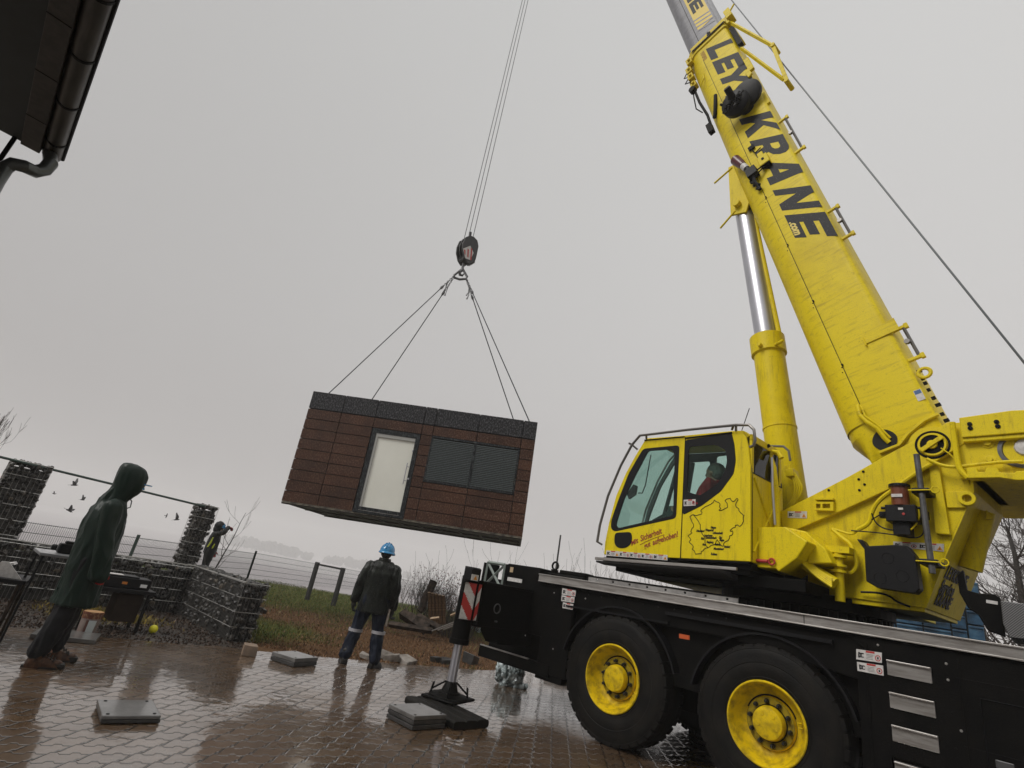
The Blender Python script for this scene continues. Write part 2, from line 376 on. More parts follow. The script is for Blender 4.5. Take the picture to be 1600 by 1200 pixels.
b.box((4.995,2.29,z0),(5.0,2.565,z1), 2); b.box((4.93,2.39,z0),(4.955,2.405,z1), 2); b.box((4.93,2.28,z0-.012),(5.02,2.58,z0-.002), 2); b.box((4.95,2.28,z1+.002),(5.02,2.58,z1+.012), 2)
sg = b.build('warning_sign', [WHT, RED, BLK], crane, fixn=False)
for f in sg.data.polygons: pass
b = MB(); b.box((4.96,2.36,1.41),(5.1,2.52,1.56)); b.build('sign_lamp_housing', BLK2, crane, bevel=.01)
b = MB(); b.box((4.955,2.40,1.415),(4.96,2.515,1.485)); b.build('hazard_sticker', WHT, crane)
b = MB(); b.plate([(2.42,1.425),(2.48,1.425),(2.45,1.475)], 4.95, 4.954, axis='x'); b.build('hazard_triangle', ORG, crane)
# far-side jack
b = MB(); b.box((5.0,-2.2,.90),(5.36,-1.1,1.43)); b.tube([(jx,-2.3,.7),(jx,-2.3,1.5)], .11, 16); b.tube([(jx,-2.3,.1),(jx,-2.3,.7)], .07, 16); b.lathe([(0,.12),(.24,.10),(.24,0),(0,0)], (jx,-2.3,0), 20, 'z')
b.build('outrigger_beam', BLK, crane)
# stickers
def sticker(pts_px, y, frame_fn, name, parent, xf=None, kind_=0):
    P = [frame_fn(*p, y) for p in pts_px]; b = MB(); b.plate(P, y+.001, y+.004, m=0)
    def q(u, v):
        A, B, C, D_ = P   # tl tr br bl
        t = (A[0]+(B[0]-A[0])*u, A[1]+(B[1]-A[1])*u); s_ = (D_[0]+(C[0]-D_[0])*u, D_[1]+(C[1]-D_[1])*u)
        return (t[0]+(s_[0]-t[0])*v, t[1]+(s_[1]-t[1])*v)
    def rect(u0, v0, u1, v1, m): b.plate([q(u0,v0),q(u1,v0),q(u1,v1),q(u0,v1)], y+.004, y+.0055, m=m)
    if kind_ in (0, 1):
        rect(.38,.02,.72,.2,2)
        for v in (.36,.5,.64,.78): rect(.40,v,.66,v+.03,1)
        for (u0,v0,u1,v1) in ((.08,.25,.14,.8),(.08,.65,.3,.75),(.14,.3,.3,.42),(.16,.42,.22,.7)): rect(u0,v0,u1,v1,1)
        cu, cv = .85, .6
        if kind_ == 0:
            for k in range(14):
                a0, a1 = 2*math.pi*k/14, 2*math.pi*(k+1)/14
                b.plate([q(cu+.11*math.cos(a0),cv+.3*math.sin(a0)),q(cu+.11*math.cos(a1),cv+.3*math.sin(a1)),q(cu+.08*math.cos(a1),cv+.22*math.sin(a1)),q(cu+.08*math.cos(a0),cv+.22*math.sin(a0))], y+.004, y+.0055, m=2)
            rect(cu-.03,cv-.12,cu+.03,cv+.12,1)
        else: b.plate([q(cu-.11,.88),q(cu+.11,.88),q(cu,.3)], y+.004, y+.0055, m=3); b.plate([q(cu-.02,.8),q(cu+.02,.8),q(cu,.5)], y+.0055, y+.0065, m=1)
    return b.build(name, [WHT, LETM, RED, ORG], parent, xf=xf)
for (a,b_,c,d) in (((1338,1014),(1378,1020),(1378,1036),(1338,1030)),((1339,1034),(1380,1040),(1381,1056),(1340,1048))): sticker((a,b_,c,d), 1.333, car, 'safety_sticker', crane)
for (a,b_,c,d) in (((879,919),(900,923),(899,932),(878,929)),((878,930),(898,933),(897,942),(877,939)),((880,941),(896,944),(895,953),(879,950))): sticker((a,b_,c,d), 1.333, car, 'safety_sticker', crane)
b = MB(); P = [car(*p, 1.35) for p in ((1061,990),(1077,993),(1077,1000),(1061,997))]; b.plate(P, 1.336, 1.352); b.build('side_marker_lamp', mat('orange_marker', (.5,.09,.02), .3), crane, bevel=.003)
# wheels
b = MB()
prof = [(.33,-.36),(.36,-.39),(.5,-.41),(.62,-.375),(.665,-.33),(.672,-.19),(.665,-.05),(.64,-.005),(.62,.008),(.615,.006),(.60,.014),(.56,.02),(.50,.026),(.495,.022),(.47,.028),(.42,.026),(.38,.016),(.375,.02),(.345,.008),(.33,0),(.30,-.2),(.33,-.36)]
b.lathe(prof, seg=72)
for k in range(36):
    a = 2*math.pi*k/36
    for (da, y0, y1) in ((0,-.13,.004),(.085,-.37,-.24)):
        M_ = Matrix.Rotation(-(a+da), 3, 'Y'); vs = [M_ @ V(p) for p in ((.63,y0,-.045),(.677,y0,-.042),(.677,y0,.042),(.63,y0,.045),(.625,y1,-.045),(.655,y1-.006,-.042),(.655,y1-.006,.042),(.625,y1,.045))]
        b.add(vs, [(0,1,2,3),(7,6,5,4),(0,4,5,1),(1,5,6,2),(2,6,7,3),(3,7,4,0)])
wheel = b.build('wheel', RUB, crane, smooth='angle'); wheel.location = (3.61, 1.337, .67)
b = MB()
b.lathe([(.348,.0),(.352,.022),(.345,.032),(.335,.032),(.328,.02),(.318,-.005),(.312,-.03),(.290,-.085),(.268,-.118),(.240,-.136),(.222,-.140),(.216,-.125),(.210,-.108)], seg=64)
b.lathe([(.348,.0),(.30,-.2),(.29,-.3),(.34,-.36)], seg=48)
for k in range(2):
    a = R(200+k*8); b.tube([(.29*math.cos(a),-.07,.29*math.sin(a)),(.25*math.cos(a),-.085,.25*math.sin(a))], .008, 6)
rim = b.build('rim', YEL2, wheel, smooth='angle')
b = MB(); b.lathe([(.210,-.108),(.208,-.104),(.0,-.104)], seg=64); b.build('rim_disc', mat('grimy_wheel_disc', (.34,.25,.012), .6, c2=(.10,.07,.015), nscale=18, nlo=.4, nhi=.7, bump=.3, spec=.15), wheel, smooth='angle')
b = MB(); b.lathe([(.224,-.139),(.219,-.137),(.214,-.12)], seg=64); b.lathe([(.153,-.103),(.149,-.100),(.146,-.09)], seg=48); b.build('grime_ring', BLK, wheel)
b = MB()
b.lathe([(.150,-.106),(.142,-.09),(.136,-.04),(.128,-.022),(.11,-.016),(.0,-.014)], seg=40)
for k in range(5):
    a = R(20+72*k); b.lathe([(.017,-.016),(.017,-.010),(.0,-.010)], (.085*math.cos(a),0,.085*math.sin(a)), 14)
b.build('hub', YEL2, wheel, smooth='angle')
NUT = mat('wheel_nut', (.012,.011,.009), .4, .3)
for k in range(10):
    a = R(36*k+8); b = MB(); b.lathe([(.021,-.106),(.021,-.085),(.015,-.08),(.015,-.055),(.0,-.052)], (.178*math.cos(a),0,.178*math.sin(a)), 8); b.build('wheel_nut', NUT, wheel)

for (x, y, rz) in ((1.96,1.337,0),(-2.2,1.337,0),(3.61,-1.337,math.pi),(1.96,-1.337,math.pi)):
    w = copy_tree(wheel, crane); w.location = (x, y, .67); w.rotation_euler = (0, .6, rz)
# axles
b = MB()
for x in (3.61,1.96,-2.2): b.tube([(x,-1.0,.67),(x,1.0,.67)], .11, 12); b.lathe([(0,-.2),(.22,-.14),(.26,0),(.22,.14),(0,.2)], (x,0,.67), 16)
b.build('axle', BLK, crane, smooth='angle')
# turntable
b = MB(); b.lathe([(0,1.60),(.95,1.60),(.95,1.66),(.82,1.67),(.82,1.76),(.88,1.77),(.88,1.90),(0,1.90)], (2.0,0,0), 48, 'z')
for k in range(60):
    a = 2*math.pi*k/60; b.box((2.0+.83*math.cos(a)-.02,.83*math.sin(a)-.02,1.67),(2.0+.83*math.cos(a)+.02,.83*math.sin(a)+.02,1.76))
b.build('turntable', BLK, crane)
# right-hand deck fittings
b = MB()
P = [car(*p, .9) for p in ((1495,896),(1505,890),(1511,922),(1530,927),(1553,928),(1563,934),(1571,995),(1543,985),(1528,960),(1512,949),(1499,926))]
b.plate(P, .8, .9)
b.build('deck_bracket', BLK, crane, bevel=.008)
b = MB(); P = [car(*p, .9) for p in ((1541,937),(1559,940),(1559,945),(1541,942))]; b.plate(P, .9, .905); b.build('label_plate', WHT, crane)
def checker():
    m = bpy.data.materials.new('checker_plate'); m.use_nodes = True; t = NT(m); p = m.node_tree.nodes['Principled BSDF']; o = t.new('ShaderNodeTexCoord').outputs['Object']
    mp = t.new('ShaderNodeMapping', i_Vector=o); mp.inputs['Rotation'].default_value = (0, R(45), 0)
    c = t.new('ShaderNodeTexBrick', i_Vector=mp.outputs[0]); c.inputs['Scale'].default_value = 28; c.inputs['Mortar Size'].default_value = .03
    w = t.new('ShaderNodeTexWave', i_Vector=mp.outputs[0]); w.inputs['Scale'].default_value = 26; w.bands_direction = 'X'
    p.inputs['Base Color'].default_value = (.13,.13,.13,1); p.inputs['Metallic'].default_value = .7; p.inputs['Roughness'].default_value = .4
    bm = t.new('ShaderNodeBump'); bm.inputs['Strength'].default_value = .8; t.put(bm, 'Height', w.outputs[1]); t.l.new(bm.outputs[0], p.inputs['Normal'])
    t.put(p, 'Base Color', t.ramp(w.outputs[1], [(.3,(.07,.07,.07)),(.7,(.2,.2,.2))])); return m
b = MB(); P = [car(*p, 1.1) for p in ((1563,938),(1640,948),(1645,1004),(1577,996),(1567,975))]; b.plate(P, .3, 1.1); b.build('checker_plate_box', checker(), crane, bevel=.01)
b = MB(); b.box((-4.5,-1.2,1.6),(-.35,1.1,1.70)); b.build('deck', BLK, crane)

# ---------------------------------------------------------------- superstructure (slewed frame)
def sp(pts, y): return [sup(px, py, y) for px, py in pts]
# main side plate
YP = .55
outer = sp([(1219,800),(1325,745),(1400,703),(1450,677),(1479,661),(1507,659.5),(1513,749),(1520,768),(1477,866),(1445,950),(1300,930),(1262,925),(1262,880),(1222,822)], YP)
b = MB()
for s_ in (1, -1): b.plate(outer, s_*YP-.02*s_, s_*YP)
band = sp([(1219,800),(1325,745),(1400,703),(1450,677),(1479,661),(1507,659.5),(1511,690),(1470,716),(1402,758),(1350,782),(1310,800),(1240,829),(1222,822)], YP+.06)
b.plate(band, YP, YP+.06)
b.plate(band, -YP-.06, -YP)
x0, x1 = -1.3, -.3
b.box((-1.30,-.53,1.86),(.2,.53,1.95)); b.box((-.9,-.53,1.95),(-.82,.53,2.9)); b.box((.0,-.53,1.95),(.06,.53,2.5)); b.box((-1.0,-1.0,1.86),(1.9,.52,1.95))
b.build('superstructure_frame', YEL, crane, bevel=.006, xf=S2C)
# shaded rear wall of the frame
b = MB()
r0 = sup(1520,768,YP); r1 = sup(1477,866,YP); r2 = sup(1445,950,YP)
prs = [sup(1511,700,YP), r0, r1, r2]
b.loft([[V((p[0]-.01,YP,p[1])), V((p[0]-.01,-YP,p[1])), V((p[0]+.01,-YP,p[1])), V((p[0]+.01,YP,p[1]))] for p in prs])
b.build('rear_wall', YEL, crane, xf=S2C)
# small lettering on the rear wall
w0, w1 = V((r1[0]-.012, 0, r1[1])), V((r2[0]-.012, 0, r2[1]))
dz = (w0 - w1).normalized(); nx = V((0,-1,0)); M_ = Matrix.Identity(4)
b = MB()
for i, (tx, zz, sz) in enumerate((('LEYKRANE', .62, .17), ('Service', .36, .17), ('KRANE', .12, .17))):
    O = w1 + dz * ((w0-w1).length * zz) ; 
    M_ = Matrix((nx, dz, nx.cross(dz))).transposed().to_4x4(); M_.translation = V((O.x, .42, O.z)) + nx.cross(dz) * .004
    tm = text_mb(tx, sz, M_, .002, shear=.2, bold=.006, sx=.85); b.add(tm.v, tm.f)
b.build('rear_lettering', LETM, crane, xf=S2C)
# counterweight platform arm
b = MB()
top = [sup(1507,659.5,.6), sup(1600,654,.6)]; zt = 3.66; zb = sup(1560,746,.6)[1]
b.box((-4.2,-1.15,zb),(-1.70,.60,zt-.22)); b.box((-1.86,-.5,zb),(-1.70,.56,zt-.05)); 
b.plate([(-1.77,zt-.2),(-1.77,zt),(-2.15,zt+.02),(-2.6,zt-.02),(-4.2,zt-.02),(-4.2,zt-.2)], .60, .68)
b.plate([(-1.77,zt-.24),(-4.2,zt-.24),(-4.2,zt-.2),(-1.77,zt-.2)], .56, .66)
b.box((-4.2,-1.15,zt-.22),(-1.80,-.5,zt-.02))
arm = b.build('counterweight_arm', YEL, crane, bevel=.008, xf=S2C)
b = MB()
P = sp([(1510,732),(1526,731),(1528,737),(1539,737),(1541,731),(1558,731),(1562,738),(1585,739),(1588,736),(1640,735),(1640,750),(1588,750),(1562,746),(1512,747)], .72)
b.plate(P, .60, .72)
b.build('ballast_bracket', YEL, crane, bevel=.006, xf=S2C)
for (px, py, r) in ((1543,692,.05),(1546,718,.045)):
    x, z = sup(px, py, .61); b = MB(); b.lathe([(0,.03),(r*.55,.03),(r*.6,.01),(r,.008),(r,0)], (x,.60,z), 8); b.build('bolt', YEL, crane, smooth='angle', xf=S2C)
for (px, py) in ((1515,662.5),(1516,669),(1557,659),(1559,666)):
    x, z = sup(px, py, .685); b = MB(); b.lathe([(0,.012),(.02,.01),(.02,0)], (x,.68,z), 8); b.build('bolt', BLK, crane, smooth='angle', xf=S2C)
b = MB(); x, z = sup(1598,702,.61)
b.lathe([(.17,.0),(.17,.012),(.14,.014),(.135,.0),(.10,-.05),(0,-.05)], (x,.602,z), 36)
b.build('round_opening', STEEL, crane, smooth='angle', xf=S2C)
b = MB(); b.lathe([(0,.03),(.07,.02),(.08,0)], (x-.02,.60,z+.02), 12); b.build('drain_tap', WHT, crane, xf=S2C)
# triangular gusset under the arm
b = MB(); b.plate(sp([(1542,797),(1553,811),(1541,812)], .2), .18, .22); b.build('gusset', YEL, crane, xf=S2C)
b = MB(); P0 = sup(1537,800,.1); b.tube([(P0[0],.1,P0[1]),(P0[0]+.16,.1,P0[1]-.55)], .09, 16); b.build('hydraulic_cylinder', YEL, crane, smooth='angle', xf=S2C)
# boom pin
b = MB(); x, z = sup(1457,695,YP+.06)
b.lathe([(0,.03),(.04,.03),(.045,.01),(.098,.01),(.098,.022),(.115,.022),(.122,0)], (x,YP+.06,z), 32)
b.build('boom_pin', YEL, crane, smooth='angle', xf=S2C)
b = MB(); rr = Matrix.Rotation(R(35), 3, 'Y'); b.box((x-.11,YP+.09,z-.02),(x+.11,YP+.105,z+.02), rot=rr); b.build('pin_keeper', YEL, crane, xf=S2C, bevel=.003)
b = MB(); b.lathe([(.124,.002),(.135,.004),(.145,.002)], (x,YP+.061,z), 32); b.lathe([(.045,.012),(.097,.012)], (x,YP+.06,z), 32); b.build('pin_grease_ring', BLK, crane, xf=S2C)
def tpath(pts, y, r, name, mt, frm=sup, xf=S2C, dy=None, seg=8, smoothn=3):
    P = [frm(px, py, y) for px, py in pts]; Q = [V((p[0], y + (dy[i] if dy else 0), p[1])) for i, p in enumerate(P)]
    for _ in range(smoothn):
        if len(Q) < 3: break
        N_ = [Q[0]]
        for i in range(len(Q)-1): N_ += [Q[i]*.75+Q[i+1]*.25, Q[i]*.25+Q[i+1]*.75]
        Q = N_ + [Q[-1]]
    b = MB(); b.tube(Q, r, seg); return b.build(name, mt, crane, smooth='angle', xf=xf)
# recessed channel and vertical rib
b = MB(); P = sp([(1452,728),(1467,726),(1485,836),(1462,834)], .60); b.plate(P, .55, .61); b.build('rib', YEL, crane, bevel=.01, xf=S2C)
# telescopic spare rod held by clamps
b = MB(); a, c = sup(1432,710,.78), sup(1457,896,.78); b.tube([(a[0],.78,a[1]),(c[0],.78,c[1])], .026, 14); b.build('support_rod', STEEL, crane, smooth='angle', xf=S2C)
for (px, py) in ((1440,768),(1453,879)):
    x, z = sup(px, py, .76); b = MB(); b.box((x-.07,.58,z-.025),(x+.07,.81,z+.025)); b.build('rod_clamp', BLK2, crane, bevel=.008, xf=S2C)
    b = MB(); b.lathe([(.03+.006*math.cos(q), .006*math.sin(q)) for q in [2*math.pi*k/6 for k in range(7)]], (x-.12,.82,z), 14); b.tube([(x-.09,.82,z),(x+.09,.82,z)], .006, 6); b.build('clamp_pin', YEL, crane, xf=S2C)
# round plastic tank
P = sp([(1338,842),(1347,843),(1354,853),(1400,851),(1418,853),(1430,868),(1437,920),(1430,927),(1370,918),(1353,908),(1350,858)], .80)
b = MB(); b.plate(P, .68, .80); x, z = sup(1385,875,.8); 
for (px, py) in ((1387,872),(1410,900),(1375,903)):
    x, z = sup(px, py, .8); b.lathe([(.055,.0),(.05,.008),(.045,.0)], (x,.80,z), 20)
b.build('plastic_tank', BLK2, crane, bevel=.025, seg=3, xf=S2C)
# grease pump with red-brown canister
x, z = sup(1404,776,.75); b = MB(); b.lathe([(0,.11),(.085,.11),(.085,.10),(.075,.095),(.075,-.08),(0,-.08)], (x,.70,z), 24, 'z'); 
b.build('lubricant_canister', mat('red_brown_canister', (.16,.045,.02), .3), crane, smooth='angle', xf=S2C)
b = MB(); b.box((x-.04,.775,z-.01),(x+.05,.785,z+.02)); b.build('canister_label', WHT, crane, xf=S2C)
b = MB(); b.lathe([(0,.135),(.09,.13),(.09,.10)], (x,.70,z), 24, 'z'); b.box((x-.13,.60,z-.24),(x+.12,.76,z-.08)); b.box((x-.2,.62,z-.2),(x-.1,.7,z-.12)); b.box((x-.06,.6,z-.36),(x+.08,.72,z-.24)); b.box((x+.1,.62,z-.19),(x+.2,.68,z-.13)); b.tube([(x-.17,.7,z-.1),(x+.17,.7,z-.1)], .015, 8)
for k in range(10): b.tube([(x-.19+random.uniform(-.01,.01),.72,z-.08-k*.03),(x-.19,.72,z-.105-k*.03)], .012, 5)
b.build('grease_pump', BLK2, crane, bevel=.006, xf=S2C)
b = MB(); b.lathe([(0,.006),(.012,.005),(.013,0)], (x-.03,.76,z-.17), 8); b.build('pump_light', RED, crane, xf=S2C)
b = MB(); b.box((x-.03,.76,z-.13),(x+.01,.763,z-.11)); b.build('pump_label', WHT, crane, xf=S2C)
# hoses on the side plate
tpath([(1462,722),(1440,733),(1400,762),(1372,782),(1362,800),(1359,818),(1340,828)], .64, .022, 'hose', YEL)
tpath([(1340,828),(1332,836),(1310,829),(1300,826)], .64, .012, 'hose', YEL)
tpath([(1448,717),(1470,727),(1490,730),(1510,728),(1560,722),(1598,721)], .66, .016, 'hose', YEL)
tpath([(1300,827),(1315,840),(1330,850),(1336,868),(1340,885),(1330,897),(1322,893)], .66, .02, 'hose', YEL)
tpath([(1362,802),(1368,818),(1385,828),(1420,830),(1432,822)], .68, .007, 'cable', BLK2)
tpath([(1362,812),(1385,798),(1400,796)], .70, .006, 'cable', BLK2)
tpath([(1330,829),(1370,832),(1400,836),(1430,842),(1444,835),(1442,818)], .66, .006, 'cable', BLK2)
tpath([(1435,795),(1437,808),(1430,822),(1420,830)], .70, .008, 'cable', YEL)
tpath([(1345,925),(1375,926),(1392,932),(1400,940),(1422,948)], .60, .01, 'cable', BLK2)
tpath([(1470,700),(1488,712),(1492,720)], .66, .006, 'cable', YEL)
tpath([(1488,660),(1492,690),(1496,722),(1500,735),(1513,747)], .68, .024, 'hose', YEL)
# pierced bracket and stop ring
b = MB(); P = sp([(1273,784),(1302,784),(1302,798),(1273,797)], .66); H1 = sp([(1275,787),(1282,787),(1282,794),(1275,794)], .66); H2 = sp([(1285,787),(1297,787),(1297,794),(1285,794)], .66)
b.plate(P, .60, .66, holes=[H1, H2]); b.plate(sp([(1273,778),(1302,778),(1302,781),(1273,781)], .66), .60, .67)
b.build('lamp_bracket', YEL, crane, bevel=.004, xf=S2C)
x, z = sup(1510,778,.62); b = MB(); b.lathe([(.035,.0),(.035,.06),(.065,.06),(.065,0)], (x,.55,z), 24); b.box((x+.02,.55,z-.08),(x+.16,.58,z+.07)); b.build('stop_ring', YEL, crane, bevel=.004, xf=S2C)
for (px, py) in ((1349,737),(1342,749),(1351,757),(1343,766),(1295,766)): x, z = sup(px, py, .61); b = MB(); b.lathe([(0,.01),(.013,.008),(.013,0)], (x,YP+.06,z), 8); b.build('bolt', BLK, crane, xf=S2C)
# lower valve pipe
b = MB(); a, c = sup(1309,862,.75), sup(1313,940,.75); b.tube([(a[0],.75,a[1]),(c[0],.75,c[1])], .045, 14)
for py in (870,884,893): q = sup(1310, py, .75); b.tube([(q[0],.75,q[1]-.012),(q[0],.75,q[1]+.012)], .075, 14)
P = sp([(1290,853),(1330,856),(1330,866),(1290,863)], .75); b.plate(P, .62, .80)
b.build('valve_pipe', YEL, crane, smooth='angle', xf=S2C)
sticker(((1231,799),(1261,799),(1261,810),(1231,809)), .612, sup, 'warning_sticker', crane, xf=S2C, kind_=1)
sticker(((1396,846),(1434,848),(1434,858),(1396,856)), .552, sup, 'warning_sticker', crane, xf=S2C, kind_=0)
sticker(((1434,848),(1475,850),(1475,862),(1434,858)), .552, sup, 'warning_sticker', crane, xf=S2C, kind_=1)
# tool box below the cab rear
b = MB(); P = sp([(1181,824),(1226,823),(1262,846),(1245,872),(1216,893),(1212,888),(1181,886)], 1.15); b.plate(P, .62, 1.15)
P2 = sp([(1226,823),(1258,830),(1290,858),(1300,880),(1262,880),(1262,846)], .95); b.plate(P2, .60, .95)
b.plate(sp([(1262,846),(1300,862),(1310,885),(1280,885)], .8), .6, .8)
b.build('tool_box', YEL, crane, bevel=.012, xf=S2C)
x, z = sup(1196,877,1.16); b = MB(); b.tube([(x+.1,1.17,z),(x-.03,1.17,z)], .018, 10); b.lathe([(.03+.01*math.cos(q), .01*math.sin(q)) for q in [2*math.pi*k/6 for k in range(7)]], (x-.07,1.17,z), 14); b.build('red_tow_pin', RED, crane, smooth='angle', xf=S2C)
# hose bundle under the box
for k in range(5):
    tpath([(1243+k*2,868+k*2),(1262,876+k*3.0),(1280,892+k*3),(1300,905+k*3)], .92+.01*k, .012, 'hose', YEL)
tpath([(1255,880),(1270,890),(1305,912)], .84, .06, 'hose_sleeve', YEL)
b = MB(); b.plate(sp([(1195,893),(1250,890),(1300,905),(1330,935),(1200,925)], .5), .2, .5); b.box((-.5,.3,1.86),(1.9,1.1,1.98)); b.build('slewing_gear_housing', BLK, crane, bevel=.01, xf=S2C)
b = MB(); b.plate(sp([(1224,905),(1240,906),(1240,911),(1224,910)], .8), .6, .8); b.plate(sp([(1250,909),(1272,911),(1272,922),(1250,920)], .8), .6, .8); b.build('gear_cover', YEL, crane, bevel=.006, xf=S2C)
# grey wash pipe between cab and frame
b = MB(); pts = [sup(*p, 1.0) for p in ((1206,715),(1207,760),(1211,820))]; b.tube([(p[0],1.0,p[1]) for p in pts], .014, 8); b.build('drain_pipe', CHR, crane, smooth='angle', xf=S2C)
b = MB(); pts = [sup(*p, .8) for p in ((1215,845),(1214,775),(1209,730),(1203,712),(1208,706),(1216,707),(1221,716))]; b.tube([(p[0],.8,p[1]) for p in pts], .03, 10); b.build('exhaust_pipe', YEL, crane, smooth='angle', xf=S2C)
# valve block and hoses on the lift cylinder
for k in range(4): tpath([(1232+k*3,738),(1240+k*3,748+k),(1243+k*4,765),(1238+k*2,785),(1222+k*3,796)], .32, .012, 'hose', YEL)
b = MB(); P = sp([(1226,733),(1238,731),(1240,743),(1228,745)], .36); b.plate(P, .2, .36)
for q in ((1228,728),(1234,726)): u = sup(*q, .3); b.tube([(u[0],.3,u[1]-.08),(u[0],.3,u[1])], .018, 8)
b.build('valve_block', YEL, crane, bevel=.006, xf=S2C)
# ---------------------------------------------------------------- lift cylinder
A, B = V((.08,0,2.65)), V((.415,0,5.45)); Cc = V((.80,0,8.15)); d = (B-A).normalized()
b = MB(); b.tube([A, A+d*.02, V(B)-d*.32], [.20,.205,.205], 32); b.tube([B-d*.32, B-d*.30, B-d*.02, B], [.205,.235,.235,.20], 32)
for t in (.35, .38): pass
q = A + (B-A)*.48; b.tube([q, q+d*.03], .213, 32, caps=True)
q = B - d*.25; b.tube([q+V((0,.2,0)), q+V((0,.30,.0))], .03, 10); b.tube([q+V((-.15,.15,0)), q+V((-.30,.2,.02))], .022, 8)
lc = b.build('lift_cylinder', YEL, crane, smooth='angle', xf=S2C)
b = MB(); b.tube([B-d*.05, Cc], .155, 32); b.build('piston_rod', CHR, lc, smooth='angle', xf=Matrix.Identity(4))
b = MB(); off = V((-.2,.02,-.05)); b.tube([B+off, Cc+off*.7], .035, 10); b.build('rod_pipe', YEL, lc, smooth='angle')
b = MB(); P = [(1.0,8.95),(.93,7.85),(.66,7.78),(.60,8.0),(.75,8.4),(.82,8.95)]; b.plate(P, .14, .18); b.plate(P, -.18, -.14); b.tube([(.80,-.26,8.0),(.80,.26,8.0)], .06, 14)
b.tube([(.92,.18,8.9),(1.25,.2,8.72)], .018, 8); b.tube([(.85,.18,7.9),(1.1,.2,7.65)], .018, 8)
b.build('cylinder_lug', YEL, crane, bevel=.006, xf=S2C)
# ---------------------------------------------------------------- boom
def section(w, bt, bb, yb=-.2, off=0):
    P = [(-w+.14,bt+.012),(0,bt+.02),(w-.14,bt+.012),(w-.07,bt+.002),(w-.02,bt-.018),(w-.003,bt-.05),(w,bt-.09),(w,yb)]
    for k in range(1, 8):
        a = R(90*k/8); P.append((w*math.cos(a)**.8 if k < 8 else 0, yb - (yb-bb)*math.sin(a)))
    P.append((0,bb)); P += [(-y,z) for y,z in P[::-1][1:-3]]
    return [(y, z) for y, z in P]
sec = section(.36,.425,-.489)
b = MB(); N_ = len(sec)
def ring(a, s, da=0): return [V((a + da*(0), y, z)) for y, z in s]
b.loft([ring(.28, sec), ring(9.45, sec)])
b.loft([[V((a_, y, z)) for y, z in section(.36+e,.425+e,-.489-e)] for a_, e in ((9.3,.0),(9.32,.025),(9.55,.025),(9.56,.0))])
b.loft([[V((a_, y, z)) for y, z in section(.361,.426,-.49)] for a_ in (2.18,2.2)])
# tapered foot
ft = section(.34,.40,-.47)
b.loft([[V((.28, y, z)) for y, z in sec], [V((-.02+ (z+.47)*-.18, y*.98, max(z,-.33))) for y, z in sec], [V((-.22, y*.9, .12+ z*.45)) for y, z in sec]])
b.lathe([(0,-.40),(.2,-.40),(.2,.40),(0,.40)], (-.08,0,.26), 28)
boom = b.build('boom', YEL, crane, smooth='angle', xf=B2C)
# lower shell band (raised edge along the side)
b = MB()
low = [(y*(1.02), z) for y, z in sec if z < -.1]
def shell(a, zc): 
    pts = [(.372, zc), (.372, -.2)] + [(y*1.03, z-.012) for y, z in sec[8:8+15]] + [(-.372,-.2),(-.372,zc)]
    return [V((a, y, z)) for y, z in pts]
b.loft([shell(.4,-.185), shell(9.2,-.185)], closed=False, caps=False)
b.build('lower_shell', YEL, boom, smooth='angle')
b = MB()
for a_ in (4.45,3.35,2.25,1.2,.55):
    b.box((a_-.04,.373,-.2),(a_-.028,.376,-.185)); b.box((a_-.01,.36,-.188),(a_+.01,.38,-.17)); b.tube([(a_-.1,.37,-.21),(a_-.1,.377,-.21)], .006, 6)
b.box((.4,.3605,-.186),(8.9,.3735,-.181))
b.build('shell_seam', BLK, boom)
# opening near the foot
b = MB(); cx, cz_ = .12, -.11
P = [(cx+.115*math.cos(R(q))*(1+.12*math.cos(R(2*q))), cz_+.12*math.sin(R(q))) for q in range(0, 360, 15)]
b.plate([(u+.02,v) for u,v in P], .361, .3635); b.build('foot_opening', mat('dark_opening', (.004,.004,.004), .8), boom, bevel=.0)
b = MB(); b.tube([(.62,.40,-.20),(.5,.42,-.22),(.38,.42,-.18),(.28,.41,-.12),(.16,.38,-.10),(.1,.36,-.08)], .026, 10); b.tube([(.60,.42,-.17),(.45,.44,-.17),(.3,.42,-.1),(.14,.37,-.05)], .012, 8); b.build('hose', YEL, boom, smooth='angle')
b = MB(); b.tube([(.02,.37,-.2),(.03,.38,.0),(.12,.38,.12),(.2,.38,.3),(.22,.37,.43)], .022, 6); b.lathe([(0,.01),(.035,.008),(.035,0)], (.12,.36,.22), 16); b.build('edge_flange', YEL, boom, smooth='angle')
# inner sections
s2 = section(.315,.365,-.44); s3 = section(.28,.32,-.40); s4 = section(.245,.28,-.36)
b = MB(); b.loft([[V((a_, y, z)) for y, z in s2] for a_ in (9.3, 17.5)]); sec2 = b.build('telescopic_section', GREYB, boom, smooth='angle')
b = MB(); b.loft([[V((a_, y, z)) for y, z in s3] for a_ in (17.2, 29)]); b.build('telescopic_section', GREYB, boom, smooth='angle')
b = MB(); b.loft([[V((a_, y, z)) for y, z in s4] for a_ in (28.7, 40.2)]); b.build('telescopic_section', GREYB, boom, smooth='angle')
b = MB(); b.box((40.1,-.3,-.5),(40.9,.3,.45)); b.lathe([(0,-.25),(.28,-.25),(.28,.25),(0,.25)], (40.7,0,-.45), 20); b.lathe([(0,-.2),(.28,-.2),(.28,.2),(0,.2)], (40.7,0,.5), 20); b.build('boom_head', YEL, boom)
